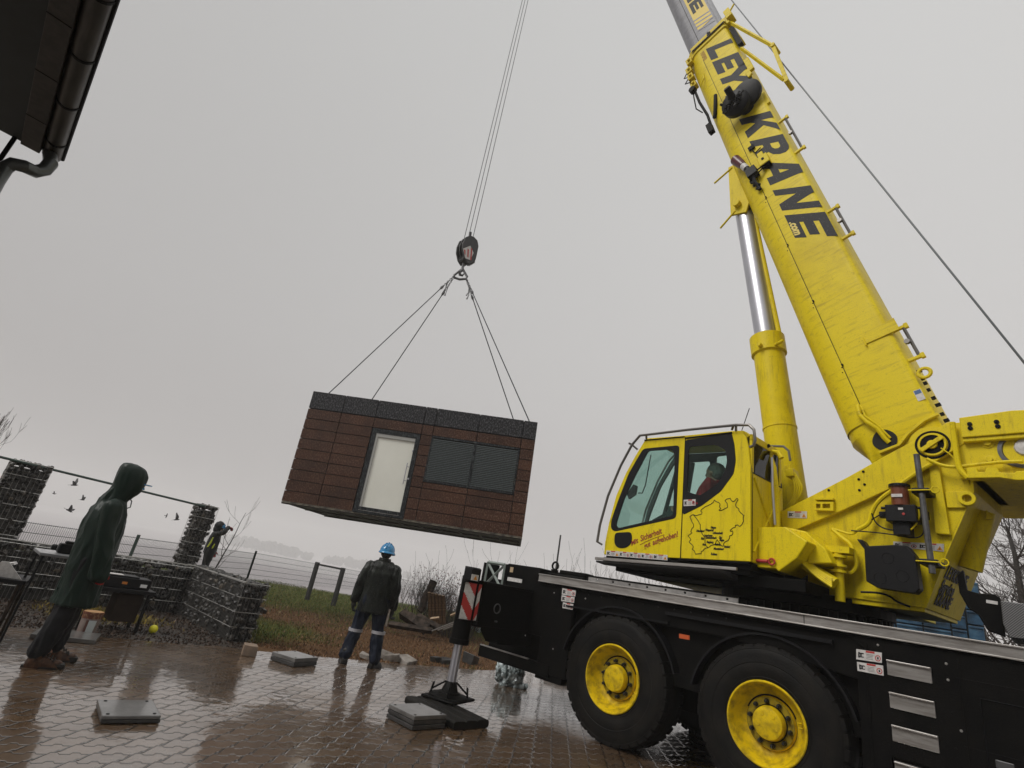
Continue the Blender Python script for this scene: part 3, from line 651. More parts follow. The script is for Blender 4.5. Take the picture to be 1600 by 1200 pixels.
# collar fittings
b = MB()
b.box((9.42,.385,-.32),(9.56,.40,.46)); b.box((9.35,-.3,.46),(9.62,.36,.52)); b.box((9.45,.2,.5),(9.75,.40,.62)); b.tube([(9.7,.3,.55),(9.85,.3,.72)], .02, 6)
for (a_, y, z) in ((9.25,.34,-.42),(9.05,.30,-.50),(8.85,.28,-.52),(8.65,.22,-.54)): b.box((a_-.09,y-.06,z-.07),(a_+.09,y+.06,z+.05)); b.tube([(a_,y+.06,z),(a_,y+.1,z)], .03, 8)
b.build('collar_fitting', YEL, boom, bevel=.01)
b = MB()
b.box((9.40,.402,-.30),(9.44,.41,.44)); b.lathe([(0,-.05),(.07,-.05),(.07,.05),(0,.05)], (8.35,.34,-.58), 10); b.tube([(8.3,.3,-.56),(7.9,.3,-.56),(7.4,.28,-.52),(7.1,.28,-.53)], .026, 8); b.tube([(8.6,.25,-.56),(8.2,.3,-.62),(7.8,.3,-.66),(7.55,.3,-.58)], .012, 6); b.box((6.9,.2,-.62),(7.15,.3,-.52))
b.tube([(9.1,.30,-.56),(9.0,.3,-.66),(8.9,.3,-.56),(8.8,.3,-.68),(8.7,.3,-.56)], .012, 6)
b.box((8.55,.20,.445),(9.25,.30,.53))
for (a_, z) in ((9.53,.1),(9.5,.13),(9.47,.09)): b.box((a_-.03,.385,z-.02),(a_+.03,.41,z+.02))
b.build('hose_guide', BLK, boom, smooth='angle')
b = MB(); b.tube([(8.55,.36,-.28),(8.3,.40,-.3),(8.2,.37,-.42)], .012, 6); b.build('hose_loop', YEL, boom, smooth='angle'); b = MB(); b.tube([(7.6,.372,-.24),(7.35,.385,-.30),(7.15,.35,-.38),(7.1,.33,-.42)], .035, 10); b.build('rubber_pad', BLK, boom, smooth='angle')
# rope guide frame on the back of the boom
b = MB()
for y in (.3,):
    b.tube([(9.57,y,.476),(7.70,y,.896)], .035, 4); b.tube([(8.38,y,.468),(6.68,y,.777)], .032, 4)
b.build('rope_guide_strut', YEL, boom)
b = MB(); b.plate([(7.78,.87),(7.78,.93),(6.55,.83),(6.55,.77)], .28, .32);b.tube([(7.7,.1,.9),(7.7,.34,.9)], .04, 10); b.tube([(6.6,.1,.8),(6.6,.34,.8)], .04, 10)
b.build('rope_guide_frame', YEL, boom, bevel=.004)
# ladder-like stops on the back edge
for (a0, a1) in ((5.84,4.98),(3.55,2.99),(1.38,.95)):
    for a_ in (a0, a1): b = MB(); b.box((a_-.015,.27,.40),(a_+.02,.31,.54)); b.box((a_-.03,.27,.54),(a_+.035,.31,.58)); b.build('rope_stop', YEL, boom, bevel=.004)
    b = MB(); b.tube([(a0,.29,.53),(a1,.29,.53)], .020, 6); b.lathe([(0,-.02),(.03,-.02),(.03,.02),(0,.02)], ((a0+a1)/2,.33,.50), 8); b.build('stop_bar', TUBE, boom)
for lo_, hi_ in (((7.5,.30,.40),(7.9,.36,.50)),((6.4,.28,.40),(6.75,.34,.46))): b = MB(); b.box(lo_, hi_); b.build('collar_lug', YEL, boom, bevel=.01)
b = MB(); b.plate([(1.45,.14),(1.45,.18),(1.50,.5),(1.33,.5),(1.33,.14)], .361, .375); b.box((1.3,.36,.13),(1.42,.40,.145)); b.build('reinforcing_plate', YEL, boom, bevel=.004)
b = MB(); b.lathe([(.055+.02*math.cos(q), .02*math.sin(q)) for q in [2*math.pi*k/6 for k in range(7)]], (.72,.35,.50), 18, 'y'); b.build('pad_eye', YEL, boom, smooth='angle')
b = MB(); b.box((.43,.361,.33),(.56,.364,.40)); b.build('boom_sticker', WHT, boom); b = MB(); b.box((.51,.364,.335),(.555,.3655,.395)); b.build('blue_emblem', mat('blue_print', (.03,.10,.25), .4), boom)
b = MB()
for k in range(9): a_ = .05+.09*k+random.uniform(-.02,.02); b.box((a_,.3,.44),(a_+.03,.33,.47+.02*random.random()))
b.build('edge_bolts', BLK, boom)
# lettering
def glyph(ch):
    s = .34; t = .29
    G = {'L': [[(0,0),(1,0),(1,t),(s,t),(s,1),(0,1)]],
         'E': [[(0,0),(1,0),(1,t),(s,t),(s,.39),(.9,.39),(.9,.63),(s,.63),(s,.76),(1,.76),(1,1),(0,1)]],
         'Y': [[(.35,0),(.65,0),(.65,.42),(1.05,1),(.72,1),(.5,.64),(.28,1),(-.05,1),(.35,.42)]],
         'K': [[(0,0),(s,0),(s,.28),(.42,.42),(.72,0),(1.08,0),(.62,.62),(1.02,1),(.66,1),(s,.62),(s,1),(0,1)]],
         'A': [[(0,0),(.30,0),(.37,.2),(.68,.2),(.74,0),(1.06,0),(.70,1),(.36,1)]],
         'N': [[(0,0),(.28,0),(.28,.56),(.70,0),(1,0),(1,1),(.72,1),(.72,.44),(.30,1),(0,1)]],
         'R': [[(0,0),(s,0),(s,.32),(.46,.32),(.70,0),(1.06,0),(.76,.38),(.92,.48),(.98,.66),(.93,.84),(.80,.95),(.62,1),(0,1)]]}
    H = {'R': [[(s,.54),(.56,.54),(.66,.60),(.67,.69),(.62,.76),(.54,.78),(s,.78)]], 'A': [[(.44,.42),(.60,.42),(.52,.70)]]}
    return G[ch][0], H.get(ch, [])
def letters(lst, b0, b1, y, name, mt, parent, slant=.37, M2=None):
    for ch, a0, a1 in lst:
        b = MB()
        o, hs = glyph(ch); f = lambda p: (a0 + (a1-a0)*p[0] - slant*(b1-b0)/.46*p[1], b0 + (b1-b0)*p[1])
        b.plate([f(p) for p in o], y, y+.002, holes=[[f(p) for p in h] for h in hs])
        b.build(name, mt, parent)
letters((('L',9.18,8.70),('E',8.62,8.12),('Y',8.20,7.50),('K',6.53,5.98),('R',5.84,5.34),('A',5.24,4.66),('N',4.50,4.01),('E',3.90,3.40)), -.06, .405, .3605, 'letter', LETM, boom)
M_ = Matrix(((-1,0,0,3.72),(0,0,1,.3640),(0,1,0,-.045),(0,0,0,1)))
b = text_mb('.com', .145, M_, .001, shear=.5, bold=.006); b.build('small_lettering', mat('label_yellow_text', (.7,.55,.10), .5), boom)
M_ = Matrix(((-1,0,0,9.2),(0,0,1,.362),(0,1,0,-.165),(0,0,0,1)))
b = text_mb('|!|||/|||/||||', .09, M_, .001); b.build('scale_marks', REDM, boom)
# label on the grey section
b = MB(); b.box((10.05,.3155,-.05),(14.5,.319,.30)); b.build('yellow_label', mat('label_yellow', (.66,.47,.01), .4), boom)
letters((('K',13.9,13.3),('R',13.2,12.6),('A',12.55,11.95),('N',11.88,11.35),('E',11.28,10.78)), .0, .25, .3195, 'letter', LETM, boom, slant=.12)
b = MB()
for k in range(4): a_ = 10.55-.15*k; b.plate([(a_,-.055),(a_-.05,-.055),(a_-.23,.305),(a_-.18,.305)], .319, .3205)
b.build('label_stripes', GREYB, boom)
b = MB(); b.box((9.6,.316,-.13),(17,.319,-.12)); b.build('section_seam', BLK, boom)
# hose reel covers
b = MB()
def drum(c, r, h, tilt, m=0):
    M_ = Matrix.Rotation(tilt, 3, 'Z'); vs = []; prof = [(0,h/2),(r*.8,h/2),(r,h*.3),(r,-h*.3),(r*.8,-h/2),(0,-h/2)]
    t = MB(); t.lathe(prof, seg=32); b.add([V(c) + M_ @ V(v) for v in t.v], t.f, m)
r1c, r2c = bp(1166,146,.52), bp(1150,162,.60); drum((r1c[0],.50,r1c[1]), .25, .10, .3); drum((r2c[0],.60,r2c[1]), .235, .16, .3); b.tube([(r2c[0]+.05,.64,r2c[1]),(r2c[0]+.16,.86,r2c[1]+.02)], .06, 14); b.tube([(r2c[0],.3,r2c[1]+.08),(r2c[0],.6,r2c[1]+.08)], .12, 12)
for k in range(60): a_ = random.uniform(0,6.28); q_ = random.uniform(.02,.24); b.ico((r2c[0]+q_*math.cos(a_),.69,r2c[1]+q_*math.sin(a_)), random.uniform(.012,.04), 1, .3)
reel = b.build('hose_reel', BLK2, boom, smooth='angle')
b = MB(); b.tube([(r2c[0]+.16,.86,r2c[1]+.02),(r2c[0]+.17,.875,r2c[1]+.02)], .05, 14); b.build('reel_spindle_cap', WHT, reel)
b = MB(); b.plate([(7.50,.34),(7.55,.41),(7.34,.44),(7.30,.36)], .36, .40); b.build('reel_bracket', YEL, boom, bevel=.006)
# electrical box, lamp
b = MB(); b.box((5.03,.36,-.06),(5.24,.46,.10)); b.box((5.26,.36,-.04),(5.38,.42,.05)); b.build('electrical_box', YEL, boom, bevel=.01)
b = MB(); b.box((5.12,.46,.0),(5.17,.465,.04)); b.box((5.022,.37,-.05),(5.03,.45,.09)); b.tube([(5.02,.42,.0),(4.95,.44,-.12),(5.05,.44,-.24)], .012, 6); b.tube([(5.05,.42,.0),(5.0,.46,-.1),(5.12,.46,-.24)], .012, 6)
b.tube([(5.5,.38,.05),(5.45,.40,-.05),(5.62,.38,-.08)], .01, 6); b.box((5.6,.37,-.12),(5.68,.40,-.02))
b.build('box_cable', BLK, boom)
b = MB(); P = [(5.62,.42,-.36),(5.32,.44,-.28)]; b.tube([V(P[0]), V(P[0])*.9+V(P[1])*.1, V(P[0])*.3+V(P[1])*.7, V(P[1])], [.06,.085,.075,.06], 14); b.build('signal_lamp', mat('dark_red_lamp', (.09,.008,.012), .3), boom, smooth='angle')
b = MB(); b.tube([(5.32,.44,-.28),(5.20,.44,-.25)], .055, 12); b.build('lamp_collar', WHT, boom)
b = MB(); b.tube([(5.20,.44,-.25),(5.02,.44,-.22)], .05, 10); b.box((4.95,.38,-.28),(5.12,.50,-.12)); b.tube([(5.0,.44,-.2),(4.8,.44,-.22),(4.72,.42,-.2),(4.62,.42,-.2)], .03, 6)
for k in range(8): b.ico((4.95-.04*k,.44+random.uniform(-.03,.03),-.22+random.uniform(-.05,.05)), .03, 1)
b.build('lamp_connector', BLK2, boom)
# hoist rope behind the boom (runs from the winch to the boom head)
b = MB(); b.tube([(-2.75,0,2.95+.0),(1.148,0,13.89),(8.4,0,36.5)], .011, 6); b.build('hoist_rope', ROPE, crane, xf=S2C)
b = MB(); b.lathe([(0,-.4),(.35,-.4),(.35,-.36),(.22,-.36),(.22,.36),(.35,.36),(.35,.4),(0,.4)], (-2.75,0,3.1), 28); b.build('winch_drum', YEL, crane, smooth='angle', xf=S2C)
# ================================================================== operator's cab (part of the crane)
YC, YI = 1.30, .56
def cp(pts): return [sup(px, py, YC) for px, py in pts]
def zz(pts): return cp([(900 + a/4, 620 + c/4) for a, c in pts])
def rnd(poly, r=.05, n=4):                       # round the corners of a polygon
    out = []; L = len(poly)
    for i in range(L):
        p0, p1, p2 = V(poly[i-1]), V(poly[i]), V(poly[(i+1) % L]); a = (p0-p1); c = (p2-p1)
        ra = min(r, a.length*.45); rc = min(r, c.length*.45); A = p1 + a.normalized()*ra; C = p1 + c.normalized()*rc
        for k in range(n+1):
            t = k/n; q = A*(1-t)**2 + p1*2*t*(1-t) + C*t*t; out.append((q.x, q.y))
    return out
cab_out = zz([(175,985),(183,900),(205,790),(250,620),(310,480),(370,370),(432,268),(680,250),(975,222),(1040,222),(1062,250),(1078,320),(1090,440),(1090,1030)])
win1 = rnd(zz([(420,325),(646,303),(625,758),(240,842),(218,822),(222,770),(262,655),(330,480)]), .05)
gl1 = rnd(zz([(452,338),(600,328),(618,360),(608,742),(262,822),(250,795),(300,640),(372,490)]), .04)
win2 = rnd(zz([(684,272),(972,226),(990,300),(998,400),(985,480),(905,590),(785,680),(668,738)]), .03)
gl2 = rnd(zz([(706,312),(870,298),(935,332),(946,400),(930,470),(880,550),(775,618),(692,592)]), .04)
b = MB()
b.plate(cab_out, YC-.03, YC, holes=[win1, win2])
# roof, rear and lower strips between the two sides
def strip(pa, pb, th=.03):
    a, c = V(pa), V(pb); n = V((-(c-a).y, (c-a).x)).normalized()*th
    b.plate([tuple(a), tuple(c), tuple(c+n), tuple(a+n)], YI+.03, YC-.03)
co_ = cab_out
for i in (6, 7, 8, 9): strip(co_[i+1], co_[i])
b.plate([co_[0],co_[1],(co_[1][0]-.03,co_[1][1]),(co_[0][0]-.03,co_[0][1])], YI, YC)
rearx = [co_[11], co_[12], co_[13]]
# rear wall with a window opening
zt, zb_ = co_[11][1], co_[13][1]
b.box((co_[13][0]-.0, YI, zb_),(co_[13][0]+.03, YC-.03, 3.05)); b.box((co_[12][0], YI, 3.42),(co_[12][0]+.03, YC-.03, 3.50)); b.box((co_[12][0], YI, 3.0),(co_[12][0]+.03, YI+.06, 3.45)); b.box((co_[12][0], YC-.08, 3.0),(co_[12][0]+.03, YC-.03, 3.45))
cab = b.build('cab', YEL, crane, bevel=.006, xf=S2C)
LIN = mat('cab_lining', (.035,.038,.038), .6)
b = MB(); b.plate(cab_out, YI, YI+.03, holes=[win1, win2]); b.plate(cab_out, YC-.045, YC-.0305, holes=[win1, win2]); b.build('cab_lining', LIN, cab)
b = MB(); x = co_[13][0]; b.tube([(x-.005,YI+.05,3.0),(x-.005,YC-.06,2.2)], .012, 6); b.tube([(x-.005,YC-.06,3.0),(x-.005,YI+.05,2.2)], .012, 6); b.build('rear_panel_brace', YEL, cab)
b = MB(); b.box((x-.004,YC-.035,zb_+.02),(x+.0,YC-.028,3.05)); b.box((x-.004,YI+.02,3.04),(x,YC-.03,3.052)); b.build('panel_gap', BLK, cab)
GL = glass_mat('tinted_glass', (.74,.88,.84), .16); GLD = glass_mat('dark_glass', (.32,.34,.34), .5)
b = MB(); b.plate(win1, YC-.012, YC+.004, holes=[gl1]); b.plate(win2, YC-.012, YC+.004, holes=[gl2])
b.build('window_frame', BLK2, cab)
b = MB(); b.plate(gl1, YC-.01, YC-.005); wp = b.build('door_window', GL, cab)
b = MB(); b.plate(gl2, YC-.01, YC-.005); b.build('side_window', GL, cab)
b = MB(); b.plate(win1, YI+.004, YI+.008); b.plate(win2, YI+.004, YI+.008); b.build('far_window', glass_mat('clear_glass', (.93,.96,.95), .2), cab)
b = MB(); b.box((co_[12][0]+.01,YI+.06,3.05),(co_[12][0]+.015,YC-.08,3.42)); b.build('rear_window', GLD, cab)
b = MB(); fr = co_[1:7]
ring_ = lambda y, off: [V((p[0]-off, y, p[1])) for p in fr]
b.loft([ring_(YI+.03,.012), ring_(YC-.03,.012)], closed=False, caps=False); b.build('windscreen', GL, cab)
b = MB(); q = co_
seamp = [sup(*p, YC) for p in ((1071,683),(1063,878))]
b.plate([(seamp[0][0]+.006,seamp[0][1]),(seamp[0][0]-.006,seamp[0][1]),(seamp[1][0]-.006,seamp[1][1]),(seamp[1][0]+.006,seamp[1][1])], YC, YC+.002)
b.plate(cp([(1007,687),(1070,681.5),(1070,683.5),(1007,689)]), YC+.001, YC+.004); b.plate(cp([(1071,684),(1144,675),(1144,677.5),(1071,686)]), YC, YC+.01)
b.build('door_seam', BLK, cab)
b = MB(); b.plate(rnd(zz([(245,850),(345,845),(352,880),(345,920),(310,945),(262,945),(240,915)]), .05), YC, YC+.008)
dh = b.build('door_handle', BLK2, cab, bevel=.004)
# sill, underside and step
b = MB(); b.plate(zz([(165,1000),(1090,1035),(1090,1080),(160,1040)]), YI-.0, YC-.02); b.box((-.02,YI,1.96),(1.95,YC-.05,2.04)); b.plate(zz([(640,1010),(1090,1035),(1090,1048),(640,1026)]), YC-.02, YC+.02); b.build('cab_floor', BLK, cab, bevel=.005)
b = MB(); P = [sup(900+a/4, 620+c/4, 1.50) for a, c in ((118,1000),(1000,1066),(1000,1084),(118,1018))]; b.plate(P, 1.47, 1.50)
b.build('step_edge', ALU, cab, bevel=.002)
b = MB(); z = min(p[1] for p in P[2:]); b.loft([[V((P[0][0],1.3,P[0][1]-.05)),V((P[0][0],1.47,P[0][1]-.04)),V((P[0][0],1.47,P[0][1]-.06)),V((P[0][0],1.3,P[0][1]-.07))],[V((.2,.9,P[1][1]-.02)),V((.2,1.47,P[1][1]-.03)),V((.2,1.47,P[1][1]-.05)),V((.2,.9,P[1][1]-.12))]])
b.build('step_platform', mat('step_grating', (.07,.07,.07), .5, .4, bump=.5, bscale=140), cab)
# handrail guard round the front and the roof
b = MB()
pr = [(132,910),(150,800),(200,620),(280,430),(350,300),(400,242),(470,234),(700,206),(1000,176),(1080,176),(1112,205),(1120,270),(1110,305),(1085,315)]
Q = [V((p[0], 1.36, p[1])) for p in (sup(900+a/4, 620+c/4, 1.36) for a, c in pr)]
b.tube(Q, .017, 8)
for (a, c, a2, c2) in ((132,905,165,925),(350,300,385,330),(440,238,440,262),(1000,176,1000,215),(985,178,975,205),(330,290,352,300)):
    u, w = sup(900+a/4, 620+c/4, 1.36), sup(900+a2/4, 620+c2/4, 1.31); b.tube([(u[0],1.36,u[1]),(w[0],1.31,w[1])], .014, 6)
Q2 = [V((p.x, YI-.04, p.z)) for p in Q[:-2]]; b.tube(Q2, .015, 6)
b.build('handrail', TUBE, cab, smooth='angle')
b = MB(); u, w = sup(1159,673,1.2), sup(1171,638,1.2); b.tube([(u[0],1.2,u[1]),(w[0],1.2,w[1])], .005, 5); b.build('antenna', BLK, cab)
b = MB(); u = sup(1195,700,.9); b.tube([(u[0],.9,u[1]),(u[0]-.06,.9,u[1]+.03)], .02, 8); b.build('roof_lamp', BLK, cab)
# safety stickers along the foot of the door
ed = [(190,272),(272,336),(336,407),(407,482),(482,575)]
for i, (a, c) in enumerate(ed):
    f = lambda a_: 960 + (a_-190)*.077
    P4 = [(900+a/4, 620+f(a)/4), (900+c/4-.6, 620+f(c)/4), (900+c/4-.6, 620+(f(c)+33)/4), (900+a/4, 620+(f(a)+33)/4)]
    sticker(P4, YC, sup, 'safety_sticker', cab, xf=Matrix.Identity(4), kind_=1 if i in (0, 4) else 0)
sticker([(1068.5,781),(1087,780),(1087,790),(1068.5,791)], YC+.005, sup, 'safety_sticker', cab, xf=Matrix.Identity(4), kind_=0)
# slogan
def ptext(txt, px0, px1, size, name, mt, sx=1, shear=.25, bold=.002, y=YC+.002):
    a, c = V(sup(*px0, YC)), V(sup(*px1, YC)); u = (c-a).normalized(); n = V((u.y, -u.x)); n = n if n.y > 0 else -n
    M_ = Matrix(((u.x, n.x, 0, a.x), (0, 0, 1, y), (u.y, n.y, 0, a.y), (0,0,0,1)))
    t = text_mb(txt, 1, Matrix.Identity(4), .0, shear=shear); wdt = max(v[0] for v in t.v); sx_ = (c-a).length / wdt / size
    t = text_mb(txt, size, M_, .001, shear=shear, bold=bold, sx=sx_); return t.build(name, mt, cab)
ptext('Mit', (986.5,853), (998,847), .085, 'slogan', REDM); ptext('Sicherheit', (1001,846), (1035,833), .10, 'slogan', REDM); ptext('gut', (1007,857), (1017,853), .085, 'slogan', REDM); ptext('aufgehoben!', (1020,852), (1060.5,838), .095, 'slogan', REDM)
b = MB(); pts = [sup(*p, YC) for p in ((1000,851.5),(1008,847),(1022,841),(1038,835.5))]; b.tube([(p[0],YC+.002,p[1]) for p in pts], .003, 5); b.build('slogan_underline', REDM, cab)
# outline map with place names
mz = lambda a, c: (1060 + a*110/1200, 770 + c*110/1200)
mp_ = [(250,370),(300,390),(400,360),(408,330),(380,310),(400,280),(460,235),(530,205),(570,180),(605,150),(612,120),(640,150),(690,165),(712,195),(700,235),(725,265),(690,295),(710,305),(760,290),(800,265),(840,245),(832,180),(795,130),(830,105),(885,90),(905,130),(925,150),(960,140),(1000,95),(1018,120),(985,175),(980,215),(990,245),(1030,275),(1045,320),(1085,355),(1120,385),(1105,430),(1110,485),(1085,540),(1040,572),(1015,545),(975,550),(970,590),(920,605),(880,640),(890,660),(925,650),(930,690),(905,725),(870,735),(870,775),(850,815),(800,835),(775,860),(765,910),(730,900),(700,850),(665,800),(640,845),(620,880),(560,895),(510,935),(460,945),(420,990),(390,1000),(390,1040),(340,1040),(290,1045),(270,985),(235,960),(255,915),(205,860),(185,830),(215,800),(165,735),(235,680),(210,665),(225,620),(258,585),(255,530),(225,470),(195,405),(250,370)]
riv = [(250,370),(310,440),(350,500),(375,540),(375,620),(400,690),(430,730),(455,800),(455,860),(500,930)]
b = MB()
for path in (mp_, riv):
    pts = []
    for i in range(len(path)-1):
        for t in (0, .5):
            pts.append((path[i][0]*(1-t)+path[i+1][0]*t + random.uniform(-6,6)*(t>0), path[i][1]*(1-t)+path[i+1][1]*t + random.uniform(-6,6)*(t>0)))
    pts.append(path[-1]); Q = [sup(*mz(*p), YC) for p in pts]; b.tube([(p[0],YC+.002,p[1]) for p in Q], .0042, 4)
b.build('map_outline', LETM, cab)
for (tx, a, c, w) in (('Hagen',550,605,90),('Wuppertal',460,650,140),('Düsseldorf',305,665,140),('Lüdenscheid',585,700,170),('Leverkusen',440,742,140),('Gummersbach',460,780,190),('Olpe',690,778,50),('Köln',385,795,50),('Siegburg',480,855,120),('Siegen',700,820,80),('Bonn',410,895,60),('Altenkirchen',620,895,100),('Betzdorf',780,935,105),('Montabaur',600,970,180),('Koblenz',555,1060,105)):
    ptext(tx, mz(a,c), mz(a+w,c+6), .036, 'place_name', LETM, shear=.2, bold=.0015)
ptext('Details', (1189,770), (1197,773), .03, 'small_mark', LETM) if False else None
# cab interior
b = MB(); b.box((.05,.72,2.05),(.62,1.15,2.55)); b.plate([(.02,2.5),(.20,2.5),(.12,3.25),(-.02,3.25)], .74, 1.12); b.box((-.0,.8,3.2),(.1,1.05,3.42)); b.build('operator_seat', BLK2, cab, bevel=.03)
b = MB(); b.box((.75,.75,2.05),(1.0,.85,2.75)); b.plate([(1.2,2.05),(1.7,2.05),(1.6,2.6),(1.3,2.75)], .6, .8); b.box((.3,.60,2.5),(.85,.70,2.72)); b.box((.26,.60,2.95),(.46,.68,3.22)); b.box((.95,1.0,2.3),(1.15,1.1,2.72))
b.tube([(1.3,.62,2.3),(1.1,.7,3.4)], .05, 8); b.tube([(1.5,.7,2.6),(1.35,.62,3.45)], .03, 8)
b.build('control_console', mat('console_grey', (.03,.045,.04), .5), cab, bevel=.015)
b = MB(); b.plate([(1.25,2.45),(1.02,2.48),(1.0,2.7),(1.3,2.74)], .82, .84); b.build('paper_chart', mat('pale_paper', (.5,.48,.28), .6), cab)
b = MB(); b.plate(zz([(340,540),(358,548),(350,600),(310,630),(300,600)]), 1.2, 1.24); b.tube([(p[0],1.2,p[1]) for p in zz([(440,350),(425,430),(405,540),(385,590),(360,590)])], .008, 6); b.build('mirror_arm', BLK2, cab)
b = MB(); b.lathe([(0,.01),(.012,.008),(.013,0)], (.36,.68,3.17), 8); b.build('indicator_light', RED, cab)

# ================================================================== CONTAINER on slings
MCT = (Matrix.Translation((-5.069,13.453,2.422)) @ Matrix.Rotation(-.0695,4,'Z') @ Matrix.Rotation(.02344,4,'X') @ Matrix.Rotation(-.0263,4,'Y'))
LX, LY, LZ = 6.006, 3.2, 2.9
box = empty('modular_building', M=MCT)
tag(box, 'brown panelled modular room with glass door and louvred window hanging from the crane slings', 'modular building')
def clad():
    m = bpy.data.materials.new('brown_cladding'); m.use_nodes = True; t = NT(m); p = m.node_tree.nodes['Principled BSDF']; o = t.new('ShaderNodeTexCoord').outputs['Object']
    g = t.new('ShaderNodeNewGeometry'); base = t.ramp(g.outputs['Random Per Island'], [(0,(.042,.0135,.0065)),(1,(.068,.0235,.0105))])
    mp = t.new('ShaderNodeMapping', i_Vector=o); mp.inputs['Scale'].default_value = (1, 1, .45)
    n = t.noise(mp.outputs[0], 42, 3, .65); n2 = t.noise(o, 1.3, 5, .6)
    c = t.mix(t.ramp(n, [(.50,(0,0,0)),(.62,(.8,.8,.8))]), base, (.17,.10,.065)); c = t.mix(t.ramp(n2, [(.4,(0,0,0)),(.7,(.6,.6,.6))]), c, (.016,.007,.004))
    t.put(p, 'Base Color', c); p.inputs['Roughness'].default_value = .5; p.inputs['Specular IOR Level'].default_value = .25
    bm = t.new('ShaderNodeBump'); bm.inputs['Strength'].default_value = .3; bm.inputs['Distance'].default_value = .004; t.put(bm, 'Height', n); t.l.new(bm.outputs[0], p.inputs['Normal']); return m
def greyclad(name, a, hi):
    m = bpy.data.materials.new(name); m.use_nodes = True; t = NT(m); p = m.node_tree.nodes['Principled BSDF']; o = t.new('ShaderNodeTexCoord').outputs['Object']
    mp = t.new('ShaderNodeMapping', i_Vector=o); mp.inputs['Scale'].default_value = (1, 1, .4); n = t.noise(mp.outputs[0], 42, 3, .65)
    t.put(p, 'Base Color', t.mix(t.ramp(n, [(.50,(0,0,0)),(.62,(.7,.7,.7))]), a, hi)); p.inputs['Roughness'].default_value = .5; p.inputs['Specular IOR Level'].default_value = .2; return m
CLAD = clad(); GBAND = greyclad('anthracite_cladding', (.014,.0145,.017), (.14,.14,.15)); GFR = greyclad('anthracite_frame', (.010,.012,.014), (.08,.09,.095))
b = MB(); b.box((.02,.06,.10),(LX-.02,LY-.02,LZ-.04)); b.box((.03,.03,LZ-.04),(LX-.03,LY-.03,LZ-.02)); b.build('core', mat('dark_core', (.008,.008,.008), .7), box)
vb = [.90, 1.79, 3.07, 3.37, 4.51, 5.655]      # vertical joints
xs = [0] + vb + [LX]; g_ = .009
dx0, dx1, dz1 = 1.81, 3.07, 2.14; wx0, wx1, wz0, wz1 = 3.36, 5.65, .97, 2.16
b = MB()
for i in range(7): b.box((xs[i]+g_*(i>0),0,2.44),(xs[i+1]-g_*(i<6),.03,LZ))
for k in range(3): b.box((-.0,.03+k*LY/3+g_,2.44),(.02,(k+1)*LY/3-g_,LZ)); b.box((LX-.02,.03+k*LY/3+g_,2.44),(LX,(k+1)*LY/3-g_,LZ)); 
for k in range(6): b.box((xs[k],LY-.02,2.44),(xs[k+1],LY,LZ))
b.build('fascia', GBAND, box, bevel=.002)
b = MB(); rows = [2.42 - i*.2689 for i in range(10)]
for i in range(7):
    for r in range(9):
        z1, z0 = rows[r]-g_, rows[r+1]+g_; a, c = xs[i]+g_*(i>0), xs[i+1]-g_*(i<6)
        if i == 2 and r >= 1: continue
        if i in (4, 5) and 1 <= r <= 4: continue
        if i in (4, 5) and r == 5: z1 = min(z1, wz0-.012)
        if i in (4, 5) and r == 0: z0 = wz1+.01
        b.box((a,0,z0),(c,.03,z1))
for k in range(3):
    for r in range(9):
        y0, y1 = .03+k*LY/3+g_, (k+1)*LY/3-g_; b.box((0,y0,rows[r+1]+g_),(.02,y1,rows[r]-g_)); b.box((LX-.02,y0,rows[r+1]+g_),(LX,y1,rows[r]-g_))
b.build('cladding', CLAD, box, bevel=.002)
# floor frame
b = MB(); b.box((.02,.02,-.02),(LX-.02,LY-.02,.10)); 
for k in range(12): b.box((.06+k*.535,.05,-.045),(.12+k*.535,LY-.05,-.02))
b.box((.0,.02,-.06),(LX,.10,-.02)); b.box((0,LY-.1,-.06),(LX,LY-.02,-.02)); b.box((0,LY/2-.04,-.05),(LX,LY/2+.04,-.02))
b.build('floor_frame', mat('floor_frame_timber', (.05,.042,.03), .6, c2=(.02,.018,.014), nscale=9), box)
b = MB(); b.box((.0,.0,-.03),(LX,.018,-.012)); b.box((.0,.0,.0),(LX,.012,.008)); b.build('floor_trim', mat('pale_trim', (.26,.235,.18), .5, c2=(.06,.055,.045), nscale=5, nlo=.45, nhi=.6), box)
# door
b = MB()
b.box((dx0,-.01,.02),(1.93,.05,dz1)); b.box((2.96,-.01,.02),(dx1,.05,dz1)); b.box((1.93,-.01,2.02),(2.96,.05,dz1)); b.box((1.93,-.01,.02),(2.96,.05,.15)); b.box((dx0,-.03,.0),(dx1,.03,.02))
door = b.build('door', GFR, box, bevel=.004)
b = MB(); b.box((1.93,-.014,.06),(2.96,-.0105,.068)); b.build('threshold_strip', ALU, door)
dgm = mat('frosted_door_glass', (.84,.84,.76), .12, c2=(.78,.78,.70), nscale=.8, coat=.5)
b = MB(); b.box((1.93,.035,.15),(2.96,.045,2.02)); b.build('frosted_pane', dgm, door)
b = MB(); b.box((1.93,.0,.15),(1.985,.034,2.02)); b.box((1.985,.0,1.93),(2.96,.034,2.02)); b.build('pane_reveal', mat('pale_reveal', (.36,.36,.34), .4), door)
b = MB(); b.tube([(2.90,-.07,1.36),(2.90,-.07,.82)], .013, 8); b.tube([(2.90,-.07,1.27),(2.965,-.02,1.27)], .010, 6); b.tube([(2.90,-.07,.92),(2.965,-.02,.92)], .010, 6)
b.tube([(2.99,-.02,.98),(2.99,-.012,.98)], .025, 10); b.box((2.94,-.02,1.66),(2.965,-.008,1.71)); b.build('door_handle', CHR, door)
